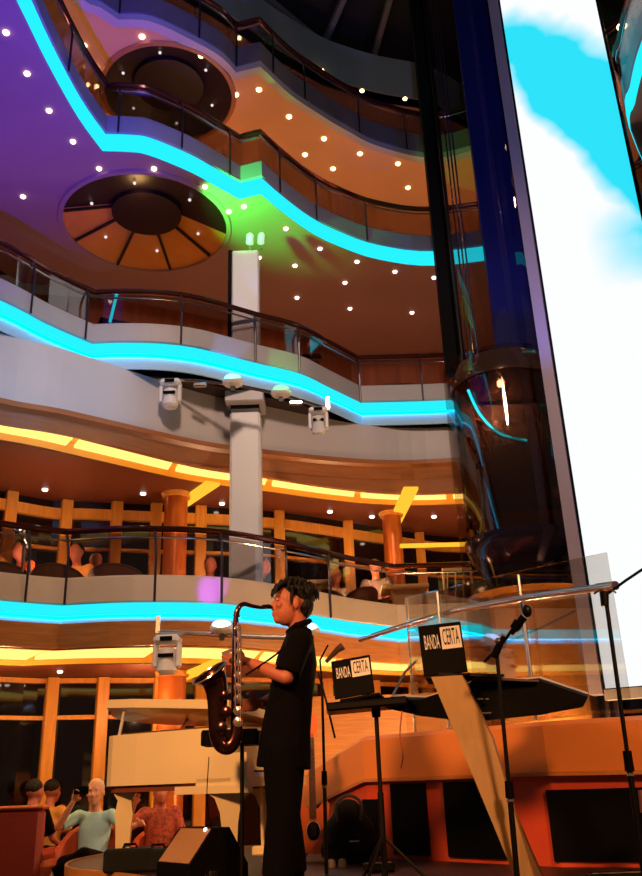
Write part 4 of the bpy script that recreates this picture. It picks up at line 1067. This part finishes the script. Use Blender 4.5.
# trays and stands
tr = thing('laptop_stand', (.15, 5.35, ZS), 'black tray on a single pole, carrying the lower laptop', 'stand')
tm = (V(L1[2])+V(L1[3]))/2
MB().box((tm.x+.05, tm.y+.13, tm.z-.05), (.48, .34, .05), Matrix.Rotation(-.05, 3, 'Y'), .012).build('tray', M['blackm'], tr)
pb = V((g(385,876,5.33).x, 5.33, ZS)); pt = g(376,712,5.33)
MB().tube([pb+V((0,0,.01)), lerp(pb, pt, .52)], .018, 10).build('lower_pole', M['blackm'], tr, True)
MB().tube([lerp(pb, pt, .5), pt], .013, 10).build('upper_pole', M['blackm'], tr, True)
MB().loft([pt+V((0,0,-.03)), pt+V((0,0,.03))], [.025, .03], 10).build('head_clamp', M['black'], tr, True)
for a in (0, 2.1, 4.2): MB().tube([pb+V((0,0,.25)), pb+V((.25*math.cos(a), .25*math.sin(a), .012))], .010, 6).build('foot_leg', M['blackm'], tr)
o = MB().tube(catmull([g(402,711,5.2), g(400,735,5.2), g(403,755,5.25), g(401,768,5.4)], 4), .004, 6).build('hanging_cable', mat('copper_red_cable', (170,90,60), .4)); tag(o, 'thin cable hanging down from the left end of the keyboard', 'cable')
t2 = thing('laptop_stand', (.75, 5.1, 1.7), 'thin black tray holding the higher laptop, sticking out to the right', 'tray')
a = g(437,676,5.12); b_ = g(500,676,5.16)
MB().box(((a.x+b_.x)/2, 5.18, (a.z+b_.z)/2-.005), (b_.x-a.x, .3, .016), Matrix.Rotation(.06, 3, 'Y')).build('tray', M['blackm'], t2)
MB().box((b_.x+.02, 5.2, b_.z-.03), (.36, .28, .012), Matrix.Rotation(.08, 3, 'Y')).build('wooden_shelf', M['plankd'], t2)
def keyboard():
    r = thing('keyboard', (.9, 5.2, 1.55), 'long black stage keyboard resting behind the slanted plywood leg', 'keyboard')
    # side seen from the front underside: slab sloping, with thick right end
    top = [g(385,699,5.30), g(420,700,5.28), g(462,686,5.16), g(538,680,5.10), g(588,697,5.02)]
    bot = [g(385,708,5.30), g(420,716,5.28), g(470,722,5.14), g(540,715,5.06), g(583,707,5.00)]
    bk = V((.10, .33, .05))
    n = len(top)
    MB().ring([top, [p+bk for p in top], [p+bk+V((0,0,-.02)) for p in bot], bot]).build('case', M['black'], r)
    MB().ring([[p+V((0,0,.002))+bk*.5 for p in top], [p+V((0,0,.006))+bk*.5 for p in top], [p+bk*.85+V((0,0,.006)) for p in top], [p+bk*.85+V((0,0,.002)) for p in top]]).build('keybed', M['sticker'], r)
    for (x_, y_, w_) in ((480,699,.035), (487,699,.02), (486,713,.06)):
        p = g(x_, y_, 5.09); MB().box(p, (w_, .01, .008)).build('label_mark', M['steel'], r)
keyboard()
# plywood X-leg
def plank():
    r = thing('plywood_leg', (.8, 5.0, ZS), 'wide slanted plywood leg holding up the higher laptop', 'stand leg')
    a0, a1 = g(431,677,5.02), g(462,675,5.02)
    b0_, b1_ = g(516,880,4.78), g(536,884,4.78)
    m0, m1 = g(458,740,4.95), g(492,738,4.95)
    th = V((.02, .05, 0))
    for z in (): pass
    def fit(p): return V((p.x, p.y, max(p.z, ZS+.01)))
    rows = [[a0, a1], [lerp(a0, m0, .35), lerp(a1, m1, .3)], [m0, m1], [lerp(m0, b0_, .5), lerp(m1, b1_, .5)], [fit(b0_), fit(b1_)]]
    le = [q_[0] for q_ in rows]; ri = [q_[1] for q_ in rows]
    MB().ring([le, ri, [p+th for p in ri], [p+th for p in le]]).build('front_board', M['plank'], r)
    # second darker crossing board face behind on the right
    c_ = [g(466,752,5.05), g(488,800,5.0), g(512,850,4.95), fit(g(520,884,4.92))]; d_ = [g(486,752,5.05), g(509,800,5.0), g(530,850,4.95), fit(g(545,884,4.92))]
    MB().ring([c_, d_, [p+th for p in d_], [p+th for p in c_]]).build('rear_board', M['plankd'], r)
plank()
# music tray beside the saxophonist
mt = thing('music_stand', (g(242,876,5.62).x, 5.62, ZS), 'black tray-topped stand between piano and saxophonist', 'stand')
c0 = g(232,744,5.6)
MB().box(c0, (.34, .26, .012), None, .004).build('tray', M['black'], mt)
for dy in (-.13, .13): MB().box(c0+V((0, dy, .035)), (.34, .012, .09), None, .004).build('tray_lip', M['black'], mt)
for dx in (-.17, .17): MB().box(c0+V((dx, 0, .03)), (.012, .26, .08), None, .004).build('tray_side', M['black'], mt)
pb = V((g(242,820,5.62).x, 5.62, ZS)); MB().tube([pb, V((pb.x, 5.62, c0.z))], .013, 10).build('pole', M['blackm'], mt, True)
MB().lathe([(.14, 0), (.14, .012), (.02, .03), (0, .03)], pb, 24).build('base', M['blackm'], mt)
o = MB().tube(catmull([g(209,757,5.5), g(207,790,5.5), g(208,810,5.55), g(212,834,5.6)], 4), .003, 6).build('hanging_cable', M['black']); tag(o, 'thin black cable hanging from the tray stand in front of the piano', 'cable')

# ---------------------------------------------------------------- floor monitor, cases, guitar, bag
def wedge():
    c0 = g(200,868,5.85); c0.z = ZS; r = thing('floor_monitor', c0, 'black wedge floor monitor with an orange-lit slanted face', 'speaker')
    Rz = Matrix.Rotation(-.85, 3, 'Z'); T = lambda p: c0+Rz@V((p.z, p.x, p.y))
    prof = [(-.20,.0),(.22,.0),(.22,.10),(.08,.31),(-.04,.31),(-.20,.12)]
    # cabinet: profile extruded along x
    MB().prism(prof, -.18, .20, T).build('cabinet', M['black'], r)
    a = [T(V((-.195,.125,-.16))), T(V((-.04,.302,-.16)))]; b_ = [T(V((-.195,.125,.18))), T(V((-.04,.302,.18)))]
    nn = Rz@V((0,-.75,.66)); k = nn*.006
    MB().ring([[a[0], b_[0]], [a[1], b_[1]], [a[1]+k, b_[1]+k], [a[0]+k, b_[0]+k]]).build('grille', M['grille'], r)
    MB().ell(T(V((-.05,.30,.13))), .012).build('indicator_light', M['downw'], r)
wedge()
def blackbox(px_, py_, Y, sz, label, name='equipment_case', yaw=.1):
    w = g(px_, py_, Y); r = thing(name, (w.x, Y, ZS), label, 'case')
    MB().box((w.x, Y, ZS+sz[2]/2+.005), sz, Matrix.Rotation(yaw, 3, 'Z'), .015).build('shell', M['blackfab'], r)
    MB().tube([V((w.x-.05, Y-.01, ZS+sz[2]+.004)), V((w.x-.04, Y-.01, ZS+sz[2]+.03)), V((w.x+.04, Y-.01, ZS+sz[2]+.03)), V((w.x+.05, Y-.01, ZS+sz[2]+.004))], .008, 6).build('carry_handle', M['black'], r)
blackbox(130, 855, 6.75, (.34,.26,.15), 'low black equipment case left of the floor monitor')
blackbox(158, 852, 6.75, (.26,.24,.14), 'small black case behind the floor monitor, under the piano', yaw=-.2)
w = g(212, 872, 5.3); cup = thing('glass_tumbler', (w.x, 5.3, ZS), 'small empty glass on the stage in front of the floor monitor', 'glass')
MB().lathe([(.03,0),(.036,.11),(.034,.11),(.028,.006),(0,.006)], (w.x, 5.3, ZS), 20).build('cup', M['clearglass'], cup, True)
def guitar():
    w = g(314, 852, 7.1); c0 = V((w.x, 7.1, ZS+.05)); r = thing('guitar', c0, 'amber electric guitar upright on a stand beside the orange wall', 'guitar')
    T = lambda p: c0+V((p.x, p.z+.12*p.y, p.y))
    hp = [(0,.0),(.09,.01),(.145,.06),(.15,.13),(.115,.20),(.12,.27),(.13,.33),(.10,.37),(.065,.34),(.04,.31)]
    out = catmull(hp, 3); full = out+[(-x*.96, y) for x, y in out[::-1]]
    MB().prism(full[1:], -.02, .025, T).build('body', M['guitar'], r)
    MB().prism([(.05*math.cos(2*PI*k/24), .155+.065*math.sin(2*PI*k/24)) for k in range(24)], -.026, -.020, T).build('pickguard', M['black'], r)
    MB().prism([(.055*math.cos(2*PI*k/24), .155+.07*math.sin(2*PI*k/24)) for k in range(24)], -.0205, -.0195, T).build('pickguard_rim', M['sticker'], r)
    MB().prism([(-.027,.24),(.027,.24),(.023,.83),(-.023,.83)], -.03, -.005, T).build('neck', mat('brown_fretboard', (95,50,35), .5), r)
    for k in range(14): y_ = .80-.54*(1-2**(-k/10)); MB().prism([(-.026, y_), (.026, y_), (.026, y_+.003), (-.026, y_+.003)], -.032, -.029, T).build('fret', M['steel'], r)
    MB().prism([(-.022,.83),(.022,.83),(.05,.88),(.05,1.0),(-.03,1.02),(-.04,.90)], -.025, -.008, T).build('headstock', M['guitar'], r)
    for k in range(6): MB().tube([T(V((-.018+.0072*k, .12, -.034))), T(V((-.015+.006*k, .86, -.034)))], .0009, 4).build('string', M['steel'], r)
    st = thing('guitar_stand', (c0.x, 7.16, ZS), 'black stand under the amber guitar', 'guitar stand')
    MB().tube([V((c0.x, 7.23, ZS+.5)), V((c0.x, 7.22, ZS+.1))], .010, 8).build('pole', M['blackm'], st)
    for d in (-.13, .13):
        MB().tube([V((c0.x, 7.22, ZS+.2)), V((c0.x+d, 7.0, ZS+.012))], .009, 8).build('leg', M['blackm'], st)
        MB().tube([V((c0.x, 7.22, ZS+.15)), V((c0.x+d*.5, 7.14, ZS+.035)), V((c0.x+d*.5, 7.04, ZS+.035))], .007, 8).build('cradle_arm', M['blackm'], st)
guitar()
w = g(350, 848, 6.85); bgp = V((w.x, 6.85, ZS)); r = thing('backpack', bgp, 'bulky black bag slumped against the orange wall beside the guitar', 'bag')
b = MB(); b.ell(bgp+V((0,0,.17)), (.20,.13,.19)); b.ell(bgp+V((.0,-.03,.30)), (.12,.10,.13)); b.ell(bgp+V((.10,-.02,.10)), (.14,.14,.11)); b.ell(bgp+V((-.1,-.04,.09)), (.12,.12,.10))
remesh(b.build('sack', M['blackfab'], r), .02, 4)
MB().tube(catmull([bgp+V((-.08,-.12,.28)), bgp+V((-.09,-.13,.40)), bgp+V((0,-.1,.45)), bgp+V((.09,-.13,.40)), bgp+V((.08,-.13,.28))], 4), .012, 8).build('strap', mat('grey_strap', (60,60,62), .6), r, True)
MB().box(bgp+V((.03,-.165,.15)), (.07,.012,.008)).build('zip_pull', M['steel'], r)
# pedals / small white jacks and cables by the bag
for q, l in (((331,853), 'small grey pedal knob on the stage, beside the guitar'), ((342,853), 'small grey pedal knob on the stage, beside the black bag')):
    w = g(*q, 6.5); o = MB().lathe([(.028,0),(.03,.03),(.022,.05),(0,.055)], (w.x, 6.5, ZS+.002), 14).build('pedal_knob', mat('grey_plastic', (120,105,100), .5) if 'grey_plastic' not in bpy.data.materials else bpy.data.materials['grey_plastic'], None, True); tag(o, l, 'pedal')
w = g(378, 855, 6.1); r = thing('effect_pedal', (w.x, 6.1, ZS), 'flat black effect pedal with a silver edge behind the tray stand', 'pedal')
MB().box((w.x, 6.1, ZS+.03), (.20,.12,.05), None, .01).build('body', M['blackm'], r); MB().box((w.x, 6.06, ZS+.058), (.16,.012,.006)).build('silver_edge', M['steel'], r)
w = g(640, 800, 5.3); r = thing('effect_pedal', (w.x-.2, 5.2, ZS), 'flat silver-edged pedal on the stage floor at the lower right', 'pedal')
MB().box((w.x-.2, 5.2, ZS+.02), (.36,.12,.04), None, .01).build('body', M['blackm'], r); MB().box((w.x-.2, 5.15, ZS+.042), (.34,.012,.006)).build('silver_edge', M['steel'], r)
w = g(641, 800, 5.4); r = thing('small_stand', (w.x+.02, 5.35, ZS), 'pinkish upholstered stool post cut off by the right edge', 'stand')
MB().loft([V((w.x+.02,5.35,ZS+.32)), V((w.x+.03,5.35,ZS+.44))], [.05,.055], 14).build('padded_head', mat('dusty_pink_cloth', (170,110,100), .8), r, True)
MB().tube([V((w.x+.02,5.35,ZS)), V((w.x+.02,5.35,ZS+.33))], .016, 8).build('post', M['steel'], r)

# ---------------------------------------------------------------- upper lounge furniture and people
ZA = 2.89
def tub_chair(px_, Y, yaw, label, w=.78):
    c = g(px_, 570, Y); o0 = V((c.x, Y, ZA)); Rz = Matrix.Rotation(yaw, 3, 'Z'); T = lambda p: o0+Rz@V(p)
    r = thing('wicker_chair', o0, label, 'chair', 'tub chairs along the upper lounge parapet')
    bk = [T((w*.5*math.sin(a), .38*math.cos(a), 0)) for a in [(-1.7+3.4*k/18) for k in range(19)]]; bi = [T((w*.44*math.sin(a), .33*math.cos(a), 0)) for a in [(-1.7+3.4*k/18) for k in range(19)]]
    zt = lambda k: .44+.13*math.sin(PI*k/18)**.8
    MB().ring([[p+V((0,0,.2)) for p in bk], [p+V((0,0,zt(k))) for k, p in enumerate(bk)], [p+V((0,0,zt(k))) for k, p in enumerate(bi)], [p+V((0,0,.2)) for p in bi]]).build('backrest', M['wicker'], r, True)
    MB().tube([lerp(p, q_, .5)+V((0,0,zt(k)+.01)) for k, (p, q_) in enumerate(zip(bk, bi))], .025, 8).build('top_roll', mat('dark_wicker_roll', (90,45,35), .5) if 'dark_wicker_roll' not in bpy.data.materials else bpy.data.materials['dark_wicker_roll'], r, True)
    MB().box(T((0, -.03, .36)), (w*.8, .6, .16), Rz, .04).build('seat_cushion', M['leather'], r)
    for sx in (-1, 1):
        for sy in (-1, 1): MB().box(T((sx*w*.34, sy*.24, .14)), (.04, .04, .28), Rz).build('leg', M['mull'], r)
tub_chair(60, 9.35, PI, 'brown wicker tub chair behind the cream parapet, second from the left edge', .58)
tub_chair(118, 9.45, PI, 'brown wicker tub chair behind the cream parapet, nearest the copper column', .64)
tub_chair(8, 9.2, PI, 'brown wicker tub chair cut off by the left edge', .56)
tub_chair(333, 11.25, PI-.3, 'brown rounded chair left of the cream high tables', .42)
tub_chair(358, 11.1, PI+.3, 'brown rounded chair between the two cream high tables', .42)
def high_table(px_, Y, label, w=.62, d=.5, h=.66):
    c = g(px_, 575, Y); r = thing('lounge_table', (c.x, Y, ZA), label, 'table')
    MB().box((c.x, Y, ZA+h), (w, d, .05), None, .01).build('table_top', M['tabletop'], r)
    MB().prism([(-w*.28,0),(w*.28,0),(w*.42,h-.14),(w*.5,h-.025),(-w*.5,h-.025),(-w*.42,h-.14)], -.12, .12, lambda p: V((c.x+p.x*.62, Y+p.z, ZA+p.y))).build('pedestal', M['tabletop'], r)
    MB().box((c.x, Y, ZA+.02), (w*.5, .36, .04)).build('base', M['tabletop'], r)
    return c
high_table(305, 10.9, 'cream table with splayed pedestal behind the saxophonist\'s head', .70)
high_table(403, 11.35, 'cream high table with fluted pedestal left of the elevator', .62)
for px_, Y, yaw, sh_, hm, lab, hs in ((338, 12.3, .4, M['cream'], M['grey_hair'], 'white-haired person seated between the cream tables of the upper lounge', 'short'),
    (373, 11.8, -.3, M['shirtg'], M['hair'], 'person in a patterned dress seated beside the right cream table', 'long'),
    (270, 11.55, 1.2, M['shirtb'], M['hair'], 'person in dark clothes seated beside the white pillar, upper lounge', 'short'),
    (12, 10.2, -.6, M['leather'], M['hair'], 'person in rust clothes seated at the left edge of the upper lounge', 'long'),
    (98, 10.95, .5, M['shirtb'], M['grey_hair'], 'person in dark clothes behind the wicker tub chairs', 'short'),
    (72, 10.4, -.2, M['shirty'], M['hair'], 'person in a tan shirt seated behind the wicker tub chairs', 'short'),
    (211, 11.35, .2, M['shirtb'], M['hair'], 'person in dark clothes between copper column and white pillar', 'short')):
    w = g(px_, 560, Y); figure(lab, (w.x, Y, ZA-.03), yaw, SIT, M['skin'], sh_, M['pants'], hm, .98, .024, hair_style=hs)
    MB_ = MB().box((0, 0, .22), (.44, .42, .40), None, .05); st_ = MB_.build('stool', M['leather']); st_.location = (w.x+.10*math.sin(yaw)*-1, Y+.10*math.cos(yaw), ZA); tag(st_, 'low cube stool under the '+lab.split(' seated')[0].split(' behind')[0].split(' between')[0]+(' '+lab.split('person in dark clothes ')[1] if 'person in dark clothes ' in lab else ''), 'stool')
def little_chair():
    w = g(458, 560, 11.3); c = V((w.x, 11.3, ZA)); r = thing('cane_chair', c, 'pale cane chair with openwork back beside the elevator', 'chair')
    MB().box(c+V((0,0,.45)), (.42,.42,.05), None, .01).build('seat', M['tabletop'], r)
    for sx in (-.19, .19):
        for sy in (-.19, .19): MB().tube([c+V((sx,sy,0)), c+V((sx,sy,.45 if sy < 0 else .95))], .018, 8).build('leg', M['tabletop'], r)
    for k in range(4): MB().tube([c+V((-.17+.11*k, .19, .48)), c+V((-.13+.11*k, .19, .9))], .010, 6).build('back_spindle', M['tabletop'], r)
    MB().bar(c+V((-.2,.19,.93)), c+V((.2,.19,.93)), .03, .06).build('top_rail', M['tabletop'], r)
little_chair()
w = g(427, 560, 11.9); r = thing('monitor_desk', (w.x+.1, 11.9, ZA), 'pale lit desk panel left of the cane chair', 'desk')
MB().box((w.x+.1, 11.9, ZA+.35), (.5,.3,.7), None, .01).build('cabinet', M['pianoin'], r); MB().box((w.x+.1, 11.73, ZA+.55), (.28,.02,.08)).build('pale_panel', M['sticker'], r)
# crooked cane-like floor lamp at the left edge: two pale metal posts with a loop
r = thing('bent_metal_post', g(25,578,8.72), 'pair of pale bent metal posts at the left end of the lowest balcony', 'post')
MB().tube(catmull([g(22,572,8.78), g(24,545,8.78), g(24,530,8.78)], 3), .018, 8).build('straight_post', M['steel'], r, True)
MB().tube(catmull([g(30,573,8.76), g(28,550,8.76), g(21,534,8.76), g(15,530,8.76), g(14,525,8.76), g(18,525,8.76), g(20,531,8.76)], 4), .016, 8).build('bent_post', M['steel'], r, True)

# second balcony: leaning man, monitor, planter boxes
J4 = dict(STAND); J4.update(chest=(0,-.10,1.24), neck=(0,-.18,1.40), head=(0,-.24,1.55), shl=(.17,-.16,1.34), shr=(-.17,-.16,1.34), ell=(.24,-.30,1.12), elr=(-.24,-.30,1.12), wrl=(.05,-.42,1.10), wrr=(-.05,-.42,1.10))
w = g(312, 350, 10.55); figure('person in dark top leaning on the second balcony rail, right of the pillar', (w.x, 10.75, 5.93), -.15, J4, M['skin'], M['shirtb'], M['leather'], M['hair'], .62, .02)
w = g(110, 312, 9.5); r = thing('display_monitor', (w.x, 9.5, 5.93), 'dark screen on the second balcony with a cyan glowing edge', 'monitor')
MB().box((w.x+.05, 9.5, 6.62), (.42,.05,.30), Matrix.Rotation(.25, 3, 'Y'), .01).build('screen', M['black'], r); MB().box((w.x, 9.5, 6.22), (.1,.1,.58)).build('stand', M['black'], r)
MB().tube([g(110,322,9.4), g(117,293,9.4)], .02, 8).build('glow_edge', M['cyan'], r)
w = g(396, 378, 11.6); r = thing('planter_box', (w.x, 11.7, 5.93), 'tan wooden box on the second balcony near the elevator', 'box')
MB().box((w.x, 11.7, 6.30), (.42,.3,.74), None, .02).build('box', M['wood'], r); MB().box((w.x, 11.7, 6.69), (.46,.34,.04), None, .01).build('lid', M['woodband'], r)
# ---------------------------------------------------------------- lights
def lamp(kind, name, loc, energy, color, size=.1, aim=None, angle=60, blend=.6):
    l = bpy.data.lights.new(name, kind); l.energy = energy; l.color = color
    if kind == 'AREA': l.size = size
    else: l.shadow_soft_size = size
    if kind == 'SPOT': l.spot_size = math.radians(angle); l.spot_blend = blend
    o = bpy.data.objects.new(name, l); COL.objects.link(o); o.location = loc
    if aim is not None: o.rotation_euler = (V(aim)-V(loc)).to_track_quat('-Z', 'Y').to_euler()
    return o
def onp(P, t, r, z):
    L = poly_len(P); p = sample(off(P, r), L[-1]*t)[0]; return (p[0], p[1], z)
# added warm fill lights, hidden behind the parapets to light the ceilings
for t, e in ((.2, 6), (.4, 14), (.55, 26), (.7, 30), (.85, 26)):
    lamp('POINT', 'walkway_fill', onp(Bp, t, 1.5, 6.2), e, (1, .50, .22), .12)
for t in (.3, .5, .65, .8):
    lamp('POINT', 'walkway_fill', onp(Cp, t, 1.5, 9.1), 50, (1, .55, .24), .12)
for t in (.35, .55, .75):
    lamp('POINT', 'walkway_fill', onp(Dp, t, 1.2, 11.6), 25, (1, .5, .25), .12)
for x, y in ((-3.4, 9.8), (-1.2, 10.6), (.6, 11.6), (2.2, 12.2)):
    lamp('POINT', 'lounge_fill', (x, y, 3.7), 40, (1, .6, .3), .03)  # unseen fill added to warm the upper lounge
for x, y in ((-3.6, 9.6), (-2.2, 10.4), (-.3, 10.8), (1.2, 11.2)):
    lamp('POINT', 'lounge_fill', (x, y, 2.1), 30, (1, .5, .22), .03)  # unseen fill added under the lowest balcony
# coloured stage spots, with added fill lights among them
lamp('SPOT', 'green_spot', (-1.5, 8.75, 7.6), 800, (.04, 1, .10), .05, atz(247,204,8.6), 58, .7)
lamp('SPOT', 'green_spot', (-.2, 8.7, 5.2), 60, (.05, 1, .12), .05, aty(283,362,9.9), 20, .6)
lamp('SPOT', 'purple_spot', (-1.0, 2.5, 1.5), 6500, (.06, .02, 1), .1, atz(5,60,8.6), 36, .9)
lamp('SPOT', 'blue_spot', (-1.3, 8.6, 5.2), 90, (.15, .35, 1), .05, (-.95, 9.8, 6.9), 22, .7)
lamp('SPOT', 'violet_spot', (-1.2, 8.0, 2.5), 160, (.3, .05, 1), .03, aty(212,588,9.0), 18, .8)
lamp('SPOT', 'violet_spot', (-2.5, 5.0, 7.0), 160, (.35, .2, 1), .05, atz(190,25,11.4), 26, .9)
lamp('SPOT', 'blue_spot', (2.2, 7.5, 4.0), 480, (.1, .2, 1), .05, (2.74, 10.3, 9.5), 40, .8)  # unseen blue light added to lift the dark shaft panel
lamp('SPOT', 'blue_spot', (-1.0, 4.0, 3.0), 700, (.2, .5, 1), .05, (-2.9, 8.4, 5.4), 30, .9)
lamp('POINT', 'car_lamp', (2.38, 10.1, 5.7), 45, (1, .6, .35), .05)
lamp('POINT', 'walkway_fill', (4.6, 9.2, 9.9), 60, (1, .5, .35), .1)  # unseen fill added to brighten the deck right of the screen
lamp('POINT', 'backstage_fill', (1.5, 9.1, 1.3), 110, (1, .6, .25), .1)  # hidden fill added behind the counter to light drum and wall
lamp('POINT', 'backstage_fill', (2.5, 8.9, 1.25), 120, (1, .6, .25), .1)  # second hidden fill added for the drum
# general stage wash, then added front fill
lamp('SPOT', 'stage_wash', (-3.2, .5, 4.5), 1900, (1, .47, .16), .4, (-.6, 6.2, 1.2), 40, .8)
lamp('SPOT', 'stage_wash', (2.6, .2, 5.0), 1450, (1, .45, .15), .4, (1.1, 6.2, 1.0), 42, .8)
lamp('SPOT', 'front_fill', (0, .5, 9.3), 2300, (1, .69, .48), .5, (-.3, 9.8, 5.2), 58, .8)  # unseen fill added to brighten pillar and parapets
lamp('SPOT', 'front_fill', (.5, 1.0, 9.0), 500, (.6, .65, 1), .1, (-.3, 10.5, 11), 80, .9)  # unseen bluish fill added for the upper decks
w = bpy.data.worlds.new('dim_hall'); scene.world = w; w.use_nodes = True
w.node_tree.nodes['Background'].inputs[0].default_value = (1, .62, .5, 1); w.node_tree.nodes['Background'].inputs[1].default_value = .07
